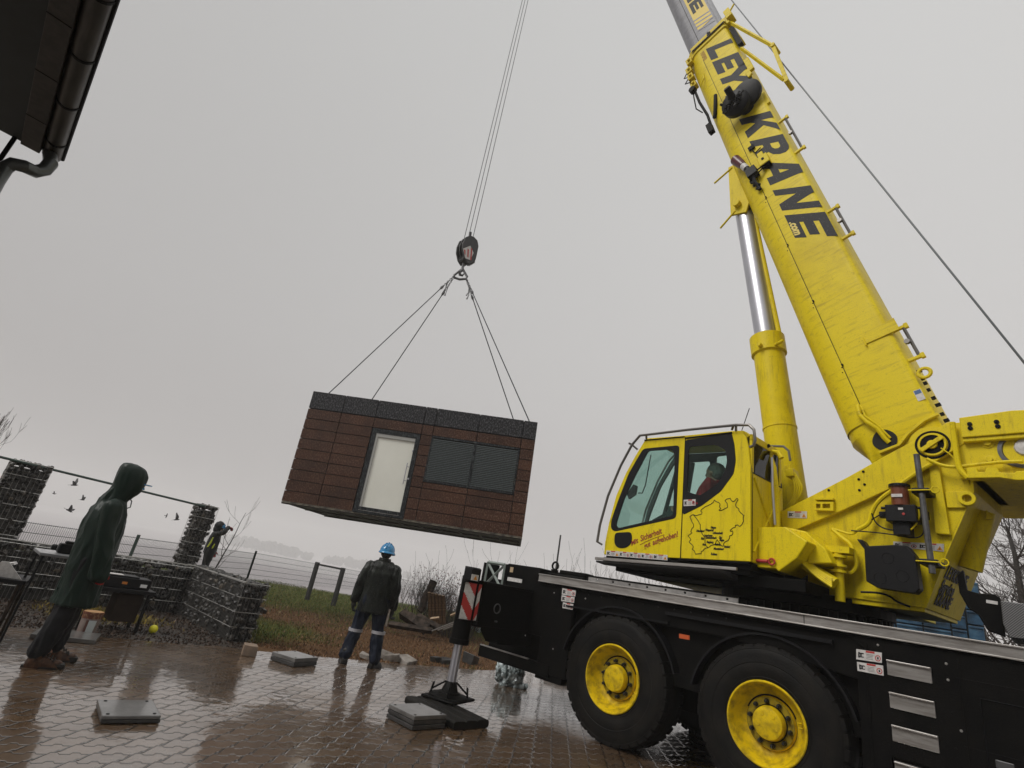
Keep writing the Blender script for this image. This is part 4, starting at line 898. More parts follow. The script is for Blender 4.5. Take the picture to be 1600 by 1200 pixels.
# louvred window
b = MB(); 
b.box((wx0,-.012,wz0),(wx0+.04,.04,wz1)); b.box((wx1-.04,-.012,wz0),(wx1,.04,wz1)); b.box((wx0,-.012,wz1-.05),(wx1,.04,wz1)); b.box((wx0,-.012,wz0),(wx1,.04,wz0+.06)); b.box((4.475,-.014,wz0),(4.545,.04,wz1)); 
win = b.build('louvred_window', GFR, box, bevel=.003)
b = MB(); n = 24
for i in range(n):
    z = wz0+.07 + i*(wz1-wz0-.13)/n
    for (a, c) in ((wx0+.04,4.475),(4.545,wx1-.04)): b.box((a,-.006,z),(c,.004,z+.026))
b.build('blind_slats', mat('slat_grey', (.075,.092,.095), .4, c2=(.045,.058,.06), nscale=20, speck=.5, speckc=(.2,.22,.22), sscale=40), win, fixn=False)
# ---------------------------------------------------------------- hook block, link and slings
HK = V((-2.30,14.8,0))
hb = empty('hook_block', loc=(HK.x, HK.y, 10.6), rz=R(-143))
tag(hb, 'black hook block with red and white stripes between the hoist ropes and the slings', 'hook block')
b = MB()
prof = [(-.20,1.33),(-.29,1.15),(-.30,.85),(-.30,.62),(-.16,.42),(.0,.36),(.14,.46),(.27,.70),(.30,.92),(.26,1.18),(.12,1.34),(-.05,1.38)]
def plx(y0, y1): b.plate(prof, y0, y1)
plx(-.20,-.14); plx(.14,.20); plx(-.02,.02)
b.lathe([(0,-.13),(.26,-.13),(.24,-.10),(.24,-.06),(.26,-.03),(0,-.03)], (0,0,.98), 24); b.lathe([(0,.03),(.26,.03),(.24,.06),(.24,.10),(.26,.13),(0,.13)], (0,0,.98), 24)
b.box((-.28,-.19,.50),(-.20,.19,1.2)); b.box((-.14,-.14,.42),(.14,.14,.58)); b.tube([(.0,0,1.3),(.03,0,1.62)], .05, 8)
b.build('sheave_housing', mat('dark_block_steel', (.014,.014,.015), .45, c2=(.03,.028,.027), nscale=10), hb, bevel=.01)
b = MB()
b.plate([(-.10,.48),(.10,.44),(.26,.72),(.02,.98),(-.16,.80)], .201, .204)
for k in range(3): b.plate([(-.14+.13*k,.50+.02*k),(-.09+.13*k,.48+.05*k),(-.02+.12*k,.93-.11*k),(-.08+.12*k,.90-.09*k)], .204, .206, m=1)
b.box((-.305,-.17,.5),(-.301,.17,.75)); b.build('striped_panel', [WHT, RED], hb)
b = MB(); b.tube([(0,0,.45),(0,0,.20),(.0,0,.10),(.07,0,.0),(.03,0,-.09),(-.06,0,-.07),(-.10,0,.02)], [.05,.045,.05,.055,.05,.035,.02], 10); b.build('hook', STEEL, hb, smooth='angle')
ln = MB(); ln.tube([(-.20,0,-.02),(-.22,0,.06),(-.03,.0,.32),(.03,0,.32),(.22,0,.06),(.20,0,-.02),(0,0,-.07),(-.20,0,-.02)], .040, 8)
lk = empty('master_link', loc=(HK.x, HK.y, 10.42), rz=R(-8)); tag(lk, 'black steel lifting link hanging on the hook with four slings attached', 'lifting link')
ln.build('ring', STEEL, lk, smooth='angle')
MR = MCT.to_3x3()
def cw(x, y, z): return MCT @ V((x, y, z))
for i, (x, y, side, lab) in enumerate(((.28,.22,-1,'sling to the near left corner of the brown room, outermost on the left'),(.28,LY-.22,-1,'sling from the hook to the far left corner, second from the left'),(LX-.35,LY-.22,1,'sling from the hook to the far right corner, inner of the right pair'),(LX-.18,.22,1,'sling from the hook to the near right corner, outermost on the right'))):
    top = V((HK.x + side*.2, HK.y + (.03 if y > 1 else -.03), 10.42)); bot = cw(x, y, LZ-.01); d = (bot-top)
    e = empty('lifting_sling', loc=top); tag(e, lab, 'sling', 'slings between the hook and the brown room')
    b = MB(); b.tube([d*.12, d], .016, 6); b.build('sling_rope', ROPE, e)
    b = MB(); 
    for k in range(9):
        p = d*(.012*k); dd = d.normalized(); u = dd.orthogonal().normalized() if k % 2 else dd.cross(dd.orthogonal()).normalized()
        L = d.length*.014; b.tube([p-dd*L*.5, p-dd*L*.2+u*.03, p+dd*L*.5, p-dd*L*.2-u*.03, p-dd*L*.5], .011, 5)
    b.tube([d*.06, d*.06+V((.02*side,0,-.25)), d*.065+V((-.03,0,-.36))], [.02,.014,.03], 5)
    b.tube([d*.10, d*.115, d*.13], [.03,.045,.02], 8)
    b.build('shortening_chain', STEEL, e)
    b = MB(); b.lathe([(.05+.015*math.cos(q), .015*math.sin(q)) for q in [2*math.pi*k/6 for k in range(7)]], tuple(d), 14, 'y'); b.build('shackle', STEEL, e)
for i, (dx, lab) in enumerate(((-.16,'hoist rope from the boom head to the hook block, leftmost of three'),(-.03,'hoist rope from the boom head to the hook block, middle one'),(.12,'hoist rope from the boom head to the hook block, rightmost of three'))):
    b = MB(); b.tube([(0,0,0),(-.22-dx*.4,0,30.4)], .011, 6)
    o = b.build('hoist_rope', ROPE); o.location = (HK.x+dx-.02, HK.y, 11.75); tag(o, lab, 'rope', 'hoist ropes above the hook block')
# ================================================================== PEOPLE
def fused(name, mb, mt, parent, voxel=.012, smooth=6, wr=0.0, wscale=.12, seed=0, xf=None):
    o = mb.build(name, mt, parent, smooth=True, xf=xf)
    md = o.modifiers.new('r', 'REMESH'); md.mode = 'VOXEL'; md.voxel_size = voxel; md.use_smooth_shade = True
    if smooth: s_ = o.modifiers.new('s', 'SMOOTH'); s_.iterations = smooth; s_.factor = .5
    bake(o)
    if wr:
        for v in o.data.vertices:
            p = v.co; n1_ = noise.noise(V((p.x/wscale, p.y/wscale, p.z/(wscale*4.5)+seed))); n2_ = noise.noise(V((p.x/wscale*1.6+p.z*3, p.y/wscale*1.6-p.z*2, p.z/(wscale*2)+seed+7))); n = .9 - 3.2*abs(n1_) + .7*(.6-2.6*abs(n2_))
            v.co = p + v.normal * (n * wr)
    o.data.polygons.foreach_set('use_smooth', [True]*len(o.data.polygons)); return o
def cap(b, p0, r0, p1, r1, n=1):                  # tapered capsule
    p0, p1 = V(p0), V(p1); d = (p1-p0); L = d.length; d.normalize()
    pts, rs = [], []
    for k in range(5): a = R(90-90*k/4*1.0); pts.append(p0 - d*r0*math.sin(a)); rs.append(max(.002, r0*math.cos(a)))
    for k in range(5): a = R(90*k/4); pts.append(p1 + d*r1*math.sin(a)); rs.append(max(.002, r1*math.cos(a)))
    b.tube(pts, rs, 16)
def limb(b, pts, rs):
    for i in range(len(pts)-1): cap(b, pts[i], rs[i], pts[i+1], rs[i+1])
def ell(b, c, rx, ry, rz, rot=None):
    vs, fs = ICO[3]; rot = rot or Matrix.Identity(3); b.add([V(c) + rot @ V((p.x*rx, p.y*ry, p.z*rz)) for p in vs], fs)
def rings(b, lst, n=28):                           # (cx,cy,z, rx, ry)
    rr = []
    for (cx, cy, z, rx, ry) in lst: rr.append([V((cx+rx*math.cos(2*math.pi*k/n), cy+ry*math.sin(2*math.pi*k/n), z)) for k in range(n)])
    b.loft(rr)
def hand(b, wrist, d, side, r=1.0, curl=.5):       # palm, four bent fingers and a thumb; d = pointing direction
    w = V(wrist); d = V(d).normalized(); s_ = V(side).normalized(); s_ = (s_ - d*s_.dot(d)).normalized(); n = d.cross(s_)
    cap(b, w, .028*r, w+d*.045*r, .034*r); cap(b, w+d*.05*r+s_*.02*r, .020*r, w+d*.085*r+s_*.022*r, .018*r); cap(b, w+d*.05*r-s_*.02*r, .020*r, w+d*.08*r-s_*.022*r, .017*r)
    for k, L in enumerate((.068,.078,.073,.056)):
        o = w + d*(.088*r) + s_*((1.5-k)*.020*r); m = o + (d*math.cos(curl*.6)+n*math.sin(curl*.6))*L*.5*r; e = m + (d*math.cos(curl*1.6)+n*math.sin(curl*1.6))*L*.5*r
        cap(b, o-d*.01, .0105*r, m, .0098*r); cap(b, m, .0098*r, e, .0085*r)
    o = w + d*.02*r + s_*.03*r; m = o + (d*.6+s_*.7+n*.3).normalized()*.04*r; cap(b, o, .014*r, m, .0125*r); cap(b, m, .0125*r, m+(d*.9+s_*.2+n*.3).normalized()*.032*r, .010*r)
def boot(b, ank, yaw, L=.29, h=.12, w=.052):       # ankle position, direction
    c, s_ = math.cos(yaw), math.sin(yaw); ax_, ay, az_ = ank
    def P(u, v, z): return V((ax_ + u*c - v*s_, ay + u*s_ + v*c, z))
    lst = [(-.09,.040,.01,.07),(-.06,.048,.005,.105),(0,.048,.005,.12),(.06,.048,.005,.10),(.11,.053,.006,.075),(.16,.052,.010,.062),(.195,.035,.018,.045)]
    rr = []
    for u, wd, z0, z1 in lst:
        rr.append([P(u, -wd, z0+az_), P(u, wd, z0+az_), P(u, wd, (z0+z1)*.5+az_), P(u, wd*.6, z1+az_), P(u, -wd*.6, z1+az_), P(u, -wd, (z0+z1)*.5+az_)])
    b.loft(rr); cap(b, P(-.02,0,.09+az_), .056, P(-.03,0,.17+az_), .066); ell(b, P(.13,0,.05+az_), .06,.05,.035)
def sole(b, ank, yaw):
    c, s_ = math.cos(yaw), math.sin(yaw)
    pts = [(-.105,-.03),(-.11,.0),(-.105,.03),(-.05,.046),(.0,.046),(.08,.052),(.15,.054),(.20,.035),(.215,0),(.20,-.035),(.15,-.054),(.08,-.052),(0,-.046),(-.05,-.046)]
    b.plate([(ank[0]+u*c-v*s_, ank[1]+u*s_+v*c) for u, v in pts], ank[2], ank[2]+.028, axis='z')
def head_blobs(b, c, yaw=0):                       # skull with face: +x is forward
    M_ = Matrix.Rotation(yaw, 3, 'Z'); P = lambda x, y, z: V(c) + M_ @ V((x, y, z))
    ell(b, P(0,0,.02), .095,.075,.105); ell(b, P(.035,0,-.05), .060,.052,.065); ell(b, P(.085,0,-.10), .022,.028,.020)
    cap(b, P(.092,0,.02), .010, P(.112,0,-.022), .014); ell(b, P(.09,0,-.062), .012,.026,.008)
    for s_ in (1,-1): ell(b, P(.078,s_*.03,.012), .014,.016,.010); ell(b, P(-.005,s_*.078,-.01), .018,.010,.030); ell(b, P(.088,s_*.03,.030), .010,.022,.006)
SKIN = mat('skin', (.42,.22,.15), .5)
HAIR = mat('grey_hair', (.16,.14,.12), .7)
def cloth(name, c, c2, **k): return mat(name, c, k.pop('rough', .42), spec=k.pop('spec', .2), c2=c2, nscale=k.pop('nscale', 9), bump=k.pop('bump', .35), bscale=k.pop('bscale', 40), **k)
COAT = cloth('wet_green_raincoat', (.005,.012,.0085), (.009,.022,.015), rough=.45, nlo=.3, nhi=.8, coat=.04, nscale=3)
TRS = cloth('dark_trousers', (.006,.006,.007), (.012,.012,.014), rough=.6)
NAVY = cloth('navy_work_trousers', (.005,.008,.017), (.010,.014,.026), rough=.6)
JKT = cloth('dark_work_jacket', (.005,.006,.005), (.016,.019,.015), rough=.4, speck=.4, speckc=(.12,.12,.11), sscale=90)
JKT2 = cloth('black_softshell', (.006,.007,.008), (.014,.015,.017), rough=.5)
BROWN = cloth('brown_leather_boot', (.085,.042,.024), (.035,.018,.012), rough=.45, nscale=22, nlo=.4, nhi=.6)
DKB = cloth('black_boot', (.014,.013,.012), (.028,.026,.024), rough=.4)
BLUE = mat('blue_helmet', (.012,.20,.42), .25, coat=.5)
GLOVE = cloth('red_glove', (.20,.010,.010), (.30,.02,.018), rough=.6)
DGLV = cloth('dark_glove', (.015,.015,.016), (.03,.028,.028), rough=.6)
REFL = mat('reflective_band', (.34,.33,.35), .4)
HIVIS = mat('yellow_trim', (.55,.62,.03), .5)
def helmet(b, c, yaw=0, r=.118):
    M_ = Matrix.Rotation(yaw, 3, 'Z'); n = 28; rr = []
    for k in range(9):
        a = R(90*k/8.5); rr.append([V(c) + M_ @ V((r*1.12*math.cos(a)*math.cos(t), r*.95*math.cos(a)*math.sin(t), r*1.05*math.sin(a))) for t in [2*math.pi*j/n for j in range(n)]])
    b.loft(rr)
    br = []
    for (s_, z) in ((1.0,.0),(1.12,-.018),(1.13,-.026),(.98,-.008)):
        br.append([V(c) + M_ @ V((r*1.12*s_*math.cos(t)*(1.16 if math.cos(t) > 0 else 1.0), r*.95*s_*math.sin(t), z - (.02*max(0,math.cos(t)) if s_ > 1 else 0))) for t in [2*math.pi*j/n for j in range(n)]])
    b.loft(br, caps=False)
    rid = [V(c) + M_ @ V((r*1.15*math.cos(R(a)), 0, r*1.08*math.sin(R(a)))) for a in range(15, 171, 12)]; b.tube(rid, .012, 6)
    for s_ in (1,-1): rid = [V(c) + M_ @ V((r*1.1*math.cos(R(a)), s_*.035, r*1.03*math.sin(R(a)))) for a in range(40, 150, 12)]; b.tube(rid, .007, 6)

# ---- person A: long green raincoat, in profile at the left
pa = empty('person', loc=(-3.82, 5.73, 0), rz=R(36))
tag(pa, 'person in a long dark green hooded raincoat standing on the wet paving with brown boots', 'person')
K = 1.0
b = MB()
limb(b, [(-.02,-.09,.98),(.0,-.11,.52),(-.05,-.12,.12)], [.10,.075,.055]); limb(b, [(-.02,.09,.98),(.04,.11,.52),(.03,.13,.12)], [.10,.075,.055])
rings(b, [(-.02,0,.92,.11,.17),(-.02,0,1.05,.12,.18),(-.01,0,1.30,.12,.19),(.01,0,1.46,.11,.19),(.02,0,1.54,.06,.07)])
cap(b, (.02,0,1.50), .06, (.05,0,1.64), .055); head_blobs(b, (.07,0,1.73))
for s_ in (1,-1):
    limb(b, [(.01,s_*.19,1.45),(.05,s_*.24,1.20),(.11,s_*.25,.95)], [.05,.04,.033])
fused('body', b, SKIN, pa, .014, 3)
b = MB()
limb(b, [(.02,-.10,.95),(.01,-.12,.52),(-.055,-.13,.16)], [.12,.092,.085]); limb(b, [(-.02,.10,.95),(.05,.12,.52),(.04,.145,.16)], [.12,.092,.085])
fused('trousers', b, TRS, pa, .014, 4, .010, .07)
b = MB()
cap(b, (-.01,0,1.50), .12, (.02,0,1.62), .105); rings(b, [(.045,0,.54,.19,.25),(.045,0,.60,.185,.245),(.04,0,.75,.18,.235),(.03,0,.95,.18,.225),(.02,0,1.15,.18,.22),(.01,0,1.30,.18,.225),(.005,0,1.42,.16,.22),(.01,0,1.50,.12,.17),(.02,0,1.56,.08,.09)])
for s_ in (1,-1):
    limb(b, [(.01,s_*.20,1.46),(.05,s_*.245,1.20),(.10,s_*.255,.98)], [.085,.078,.072])
limb(b, [(.10,-.255,1.0),(.14,-.25,.84)], [.074,.082])
ct_ = fused('raincoat', b, COAT, pa, .012, 5, .010, .10, 3)
b = MB(); rings(b, [(.0,0,1.48,.11,.13),(.015,0,1.55,.105,.12),(.04,0,1.60,.115,.12),(.065,0,1.66,.135,.13),(.07,0,1.74,.145,.135),(.07,0,1.82,.145,.13),(.055,0,1.88,.125,.115),(.035,0,1.915,.09,.085),(.02,0,1.93,.04,.04)])
hd = fused('hood', b, COAT, pa, .011, 16, .003, .07, 9)
b = MB(); b.tube([(.10,-.04,1.60),(.15,-.05,1.56),(.16,-.05,1.50),(.12,-.06,1.47)], .006, 6); b.build('hood_cord', ROPE, pa)
b = MB(); helmet(b, (.075,0,1.74), 0, .100); b.build('helmet', BLUE, pa, smooth='angle')
b = MB(); b.plate([(.17,-.07),(.255,-.05),(.275,0),(.255,.05),(.17,.07)], 1.742, 1.752, axis='z'); b.build('helmet_visor', BLUE, pa)
for s_, (u, v, dr) in ((-1,(.145,-.25,.78)),(1,(.12,.25,.83))):
    b = MB(); hand(b, (u, v, dr+.10), (.15,0,-1), (1,0,0), .92, .9); b.tube([(u,v,dr+.13),(u,v,dr+.05)], .042, 12); fused('glove', b, GLOVE, pa, .006, 1)
for (ank, yw) in (((-.03,-.13,0),R(-8)),((.07,.15,0),R(12))):
    b = MB(); boot(b, ank, yw); bt = fused('boot', b, BROWN, pa, .008, 2)
    b = MB(); sole(b, ank, yw); b.box((ank[0]+.13*math.cos(yw),ank[1]-.05+.13*math.sin(yw),.02),(ank[0]+.20*math.cos(yw),ank[1]+.05+.13*math.sin(yw),.055)); 
    c_, s__ = math.cos(yw), math.sin(yw)
    for k in range(5): u_ = .035+.026*k; z_ = .145-.017*k; b.tube([(ank[0]+u_*c_+.045*s__,ank[1]+u_*s__-.045*c_,z_-.02),(ank[0]+u_*c_,ank[1]+u_*s__,z_+.006),(ank[0]+u_*c_-.045*s__,ank[1]+u_*s__+.045*c_,z_-.02)], .006, 5)
    q_ = MB(); q_.lathe([(.072,.135),(.078,.145),(.078,.185),(.070,.19)], (ank[0]-.03*c_,ank[1]-.03*s__,0), 18, 'z'); b.add(q_.v, q_.f)
    b.build('boot_sole', DKB, bt)
    b = MB(); ell(b, (ank[0]+.165*c_,ank[1]+.165*s__,.035), .05,.052,.030); b.build('toe_cap', DKB, bt, smooth=True)
# ---- person B: blue helmet, seen from behind
pb = empty('person', loc=(-1.43, 8.64, 0), rz=R(93))
tag(pb, 'person in blue helmet and black jacket seen from behind at the edge of the paving', 'person')
b = MB()
limb(b, [(0,-.10,.93),(.0,-.14,.50),(-.02,-.20,.10)], [.10,.07,.05]); limb(b, [(0,.10,.93),(.02,.16,.50),(-.03,.22,.10)], [.10,.07,.05])
rings(b, [(0,0,.88,.11,.17),(0,0,1.05,.11,.16),(.0,0,1.25,.10,.15),(0,0,1.34,.08,.12),(.01,0,1.42,.05,.06)])
cap(b, (.01,0,1.38), .055, (.02,0,1.53), .055); head_blobs(b, (.03,0,1.575))
fused('body', b, SKIN, pb, .014, 3)
b = MB(); ell(b, (-.01,0,1.575), .09,.082,.085); fused('hair', b, mat('dark_hair', (.012,.010,.009), .7), pb, .01, 1, .004, .02)
b = MB()
limb(b, [(0,-.09,.90),(.0,-.15,.50),(-.055,-.205,.13)], [.13,.088,.082]); limb(b, [(0,.09,.90),(.02,.16,.50),(-.065,.22,.13)], [.13,.088,.082]); ell(b, (0,0,.92), .14,.19,.12)
fused('trousers', b, NAVY, pb, .014, 4, .012, .08)
for (y, x, z) in ((-.165,.0,.47),(.172,.01,.45)):
    b = MB(); b.tube([(x,y,z-.018),(x,y,z+.022)], .103, 20); b.build('reflective_band', REFL, pb, smooth='angle')
b = MB(); vs_ = []
b.plate([(-.05,.57),(.03,.56),(.045,.66),(.03,.80),(-.03,.81),(-.055,.70)], -.262, -.235); b.build('pocket_patch', mat('pale_patch', (.42,.36,.30), .6, c2=(.12,.09,.07), nscale=30), pb, bevel=.008)
b = MB()
rings(b, [(0,0,.72,.165,.225),(0,0,.78,.165,.23),(0,0,.95,.155,.215),(.0,0,1.15,.155,.215),(.0,0,1.28,.15,.225),(.0,0,1.37,.13,.19),(.01,0,1.45,.09,.10)])
cap(b, (0,-.19,1.345), .085, (0,.19,1.345), .085); cap(b, (0,-.1,1.39), .07, (0,.1,1.39), .07); limb(b, [(0,.20,1.34),(-.02,.27,1.10),(.03,.295,.86)], [.088,.078,.064]); limb(b, [(0,-.20,1.34),(-.02,-.26,1.10),(.06,-.28,.84)], [.088,.078,.064])
fused('jacket', b, JKT, pb, .012, 4, .011, .09, 5)
b = MB(); b.lathe([(.095,1.40),(.098,1.46),(.088,1.50),(.08,1.50),(.085,1.42)], (.005,0,0), 24, 'z'); b.build('collar', JKT, pb, smooth='angle')
b = MB(); hand(b, (.03,.30,.83), (.15,0,-1), (1,0,0), 1.12, .9); fused('glove', b, DGLV, pb, .006, 1)
b = MB(); hand(b, (.06,-.285,.80), (.3,.1,-1), (1,0,0), 1.12, 1.2); fused('glove', b, DGLV, pb, .006, 1)
b = MB(); helmet(b, (.03,0,1.60), R(-8), .122); b.build('helmet', BLUE, pb, smooth='angle')
for (ank, yw) in (((-.03,-.205,0),R(-25)),((-.04,.22,0),R(18))):
    b = MB(); boot(b, ank, yw); bt = fused('boot', b, DKB, pb, .008, 2); b = MB(); sole(b, ank, yw); b.build('boot_sole', BLK2, bt)
# ---- person C: behind the low stone wall, shading the eyes
pc = empty('person', loc=(-7.98, 17.0, 0), rz=R(30))
tag(pc, 'person behind the low stone wall raising a red gloved hand to the helmet brim', 'person')
b = MB()
limb(b, [(0,-.10,.90),(.0,-.11,.5),(-.02,-.12,.08)], [.10,.07,.05]); limb(b, [(0,.10,.90),(.02,.12,.5),(.03,.13,.08)], [.10,.07,.05])
rings(b, [(0,0,.85,.11,.17),(0,0,1.05,.11,.16),(.0,0,1.25,.10,.15),(0,0,1.36,.08,.12),(.01,0,1.44,.05,.06)]); cap(b, (.01,0,1.40), .055, (.03,0,1.53), .052); head_blobs(b, (.05,0,1.60))
fused('body', b, SKIN, pc, .014, 3)
b = MB()
limb(b, [(0,-.09,.90),(.0,-.11,.50),(-.02,-.12,.10)], [.135,.10,.085]); limb(b, [(0,.09,.90),(.02,.12,.50),(.03,.13,.10)], [.135,.10,.085]); ell(b, (0,0,.88), .14,.19,.12)
fused('trousers', b, TRS, pc, .016, 3, .01, .08)
b = MB()
rings(b, [(0,0,.82,.17,.21),(0,0,.95,.165,.21),(.0,0,1.15,.16,.21),(.0,0,1.30,.15,.22),(.0,0,1.40,.12,.19),(.01,0,1.47,.08,.10)])
limb(b, [(0,.19,1.38),(.02,.25,1.12),(.14,.25,.92)], [.08,.072,.058]); limb(b, [(0,-.19,1.38),(.16,-.26,1.47),(.25,-.10,1.62)], [.082,.07,.055]); cap(b, (0,-.19,1.38), .08, (0,.19,1.38), .08)
fused('jacket', b, JKT2, pc, .013, 4, .015, .10, 2)
b = MB(); ell(b, (.01,0,1.63), .135,.125,.14); ell(b, (-.02,0,1.53), .11,.11,.12); fused('hood', b, JKT2, pc, .011, 3, .008, .06)
b = MB(); b.plate([(-.14,.98),(-.10,1.0),(-.06,1.12),(-.05,1.28),(-.08,1.28),(-.10,1.14)], -.235, -.205); b.plate([(.0,.96),(.035,.99),(.05,1.10),(.03,1.12),(.0,1.03)], -.235, -.205); b.plate([(.05,1.40),(.11,1.34),(.13,1.42),(.07,1.46)], -.19, -.10); b.build('jacket_trim', HIVIS, pc, bevel=.008)
b = MB(); helmet(b, (.065,0,1.62), 0, .098); b.build('helmet', BLUE, pc, smooth='angle')
b = MB(); b.plate([(.15,-.07),(.22,-.05),(.235,0),(.22,.05),(.15,.07)], 1.618, 1.63, axis='z'); b.build('helmet_visor', BLUE, pc)
b = MB(); hand(b, (.25,-.09,1.63), (.75,.6,-.05), (0,-1,.3), 1.25, .9); fused('glove', b, GLOVE, pc, .007, 1)
b = MB(); hand(b, (.15,.25,.89), (.2,0,-1), (1,0,0), 1.25, .9); fused('glove', b, GLOVE, pc, .007, 1)
for ank in ((-.02,-.12,0),(.03,.13,0)): b = MB(); boot(b, ank, 0); fused('boot', b, DKB, pc, .01, 1)
# ---- person D: operator seated in the cab
po = empty('person', M=MS @ Matrix.Translation((.52,1.0,1.98)))
tag(po, 'person in red jacket seated at the controls inside the yellow cab', 'person')
b = MB()
rings(b, [(0,0,.50,.13,.17),(0,0,.62,.13,.17),(.0,0,.85,.12,.18),(.0,0,.97,.10,.17),(.02,0,1.03,.06,.06)]); cap(b, (.02,0,1.0), .055, (.04,0,1.10), .052); head_blobs(b, (.06,0,1.16))
limb(b, [(0,-.09,.55),(.42,-.12,.56),(.46,-.12,.10)], [.09,.065,.05]); limb(b, [(0,.09,.55),(.42,.12,.56),(.46,.12,.10)], [.09,.065,.05])
fused('body', b, SKIN, po, .014, 3)
b = MB(); rings(b, [(0,0,.50,.15,.19),(0,0,.70,.15,.19),(.0,0,.90,.14,.20),(.0,0,1.0,.10,.15),(.01,0,1.05,.07,.08)])
limb(b, [(0,.19,.97),(.10,.24,.74),(.34,.18,.66)], [.08,.07,.055]); limb(b, [(0,-.19,.97),(.10,-.24,.74),(.34,-.18,.66)], [.08,.07,.055])
fused('jacket', b, cloth('red_jacket', (.32,.015,.02), (.20,.01,.015), rough=.7), po, .013, 3, .012, .09)
b = MB(); limb(b, [(0,-.10,.55),(.42,-.12,.56),(.46,-.12,.10)], [.11,.085,.07]); limb(b, [(0,.10,.55),(.42,.12,.56),(.46,.12,.10)], [.11,.085,.07]); fused('trousers', b, TRS, po, .014, 3)
b = MB(); ell(b, (.03,0,1.20), .105,.088,.09); ell(b, (.0,0,1.15), .085,.086,.09); fused('hair', b, HAIR, po, .01, 1, .004, .02)
for s_ in (1,-1): b = MB(); hand(b, (.36,s_*.17,.655), (1,0,-.1), (0,s_,0), 1.1, .9); fused('hand', b, SKIN, po, .006, 1)

# ================================================================== GROUND
def gz(x, y):
    r = math.hypot(x, y); h = 0
    if r > 28: h = -.030*(r-28)**1.0 * (1 if r < 420 else 420/r)
    if r > 28 and r < 34: h *= (r-28)/6
    return max(h, -12)
b = MB()
xs_ = [-1500,-700,-350,-200,-120,-80,-55]+[i*2.5 for i in range(-18, 19)]+[55,80,120,200,350,700,1500]
ys_ = [-300,-80,-20,-6]+[i*2.0 for i in range(-1, 31)]+[70,85,105,140,200,300,450,700,1100,1800]
idx = {}
for j, y in enumerate(ys_):
    for i, x in enumerate(xs_): idx[i, j] = len(b.v); b.v.append((x, y, gz(x, y)))
for j in range(len(ys_)-1):
    for i in range(len(xs_)-1): b.f.append((idx[i,j],idx[i+1,j],idx[i+1,j+1],idx[i,j+1])); b.mi.append(0)
def ground_mat():
    m = bpy.data.materials.new('ground'); m.use_nodes = True; t = NT(m); p = m.node_tree.nodes['Principled BSDF']; o = t.new('ShaderNodeTexCoord').outputs['Object']
    s_ = t.new('ShaderNodeSeparateXYZ', i_Vector=o)
    n1 = t.noise(o, .45, 6, .6); n2 = t.noise(o, 3.2, 6, .7); n3 = t.noise(o, 22, 5, .7)
    green = t.ramp(n3, [(.3,(.026,.034,.008)),(.55,(.060,.072,.016)),(.75,(.13,.12,.035))]); brown = t.ramp(n3, [(.3,(.045,.026,.014)),(.55,(.105,.060,.032)),(.75,(.20,.125,.07))])
    f = t.math('ADD', t.math('MULTIPLY', n1, 1.3), t.math('MULTIPLY', n2, .7))
    # bare, churned ground towards the right and near the paving; meadow beyond 12 m
    yy = t.math('ADD', s_.outputs[1], t.math('MULTIPLY', s_.outputs[0], -.35)); far = t.math('MULTIPLY', t.math('SUBTRACT', yy, 15.0), .30, clamp=True)
    dx = t.math('ADD', s_.outputs[0], 4.1); dy = t.math('ADD', s_.outputs[1], -10.3); d2 = t.math('ADD', t.math('MULTIPLY', dx, dx), t.math('MULTIPLY', dy, dy)); near = t.math('SUBTRACT', 1.0, t.math('MULTIPLY', d2, .22), clamp=True)
    gr = t.math('ADD', t.math('ADD', far, t.math('MULTIPLY', near, .8)), t.math('MULTIPLY_ADD', f, .55, -.62))
    g = t.mix(t.ramp(gr, [(.15,(0,0,0)),(.5,(1,1,1))]), brown, green)
    # the bare ploughed field past the fence, haze partly painted in as a paler colour
    e = t.math('ADD', t.math('MULTIPLY', s_.outputs[0], -.55), s_.outputs[1]); e = t.math('MULTIPLY', e, .01)
    fld = t.ramp(n2, [(.3,(.30,.28,.285)),(.7,(.38,.355,.36))])
    g = t.mix(t.ramp(e, [(.262,(0,0,0)),(.275,(1,1,1))]), g, fld)
    t.put(p, 'Base Color', g); p.inputs['Roughness'].default_value = .9; p.inputs['Specular IOR Level'].default_value = .03
    bm = t.new('ShaderNodeBump'); bm.inputs['Strength'].default_value = .5; bm.inputs['Distance'].default_value = .05; t.put(bm, 'Height', n3); t.l.new(bm.outputs[0], p.inputs['Normal']); return m
kind(b.build('ground', ground_mat(), smooth=True), 'structure')
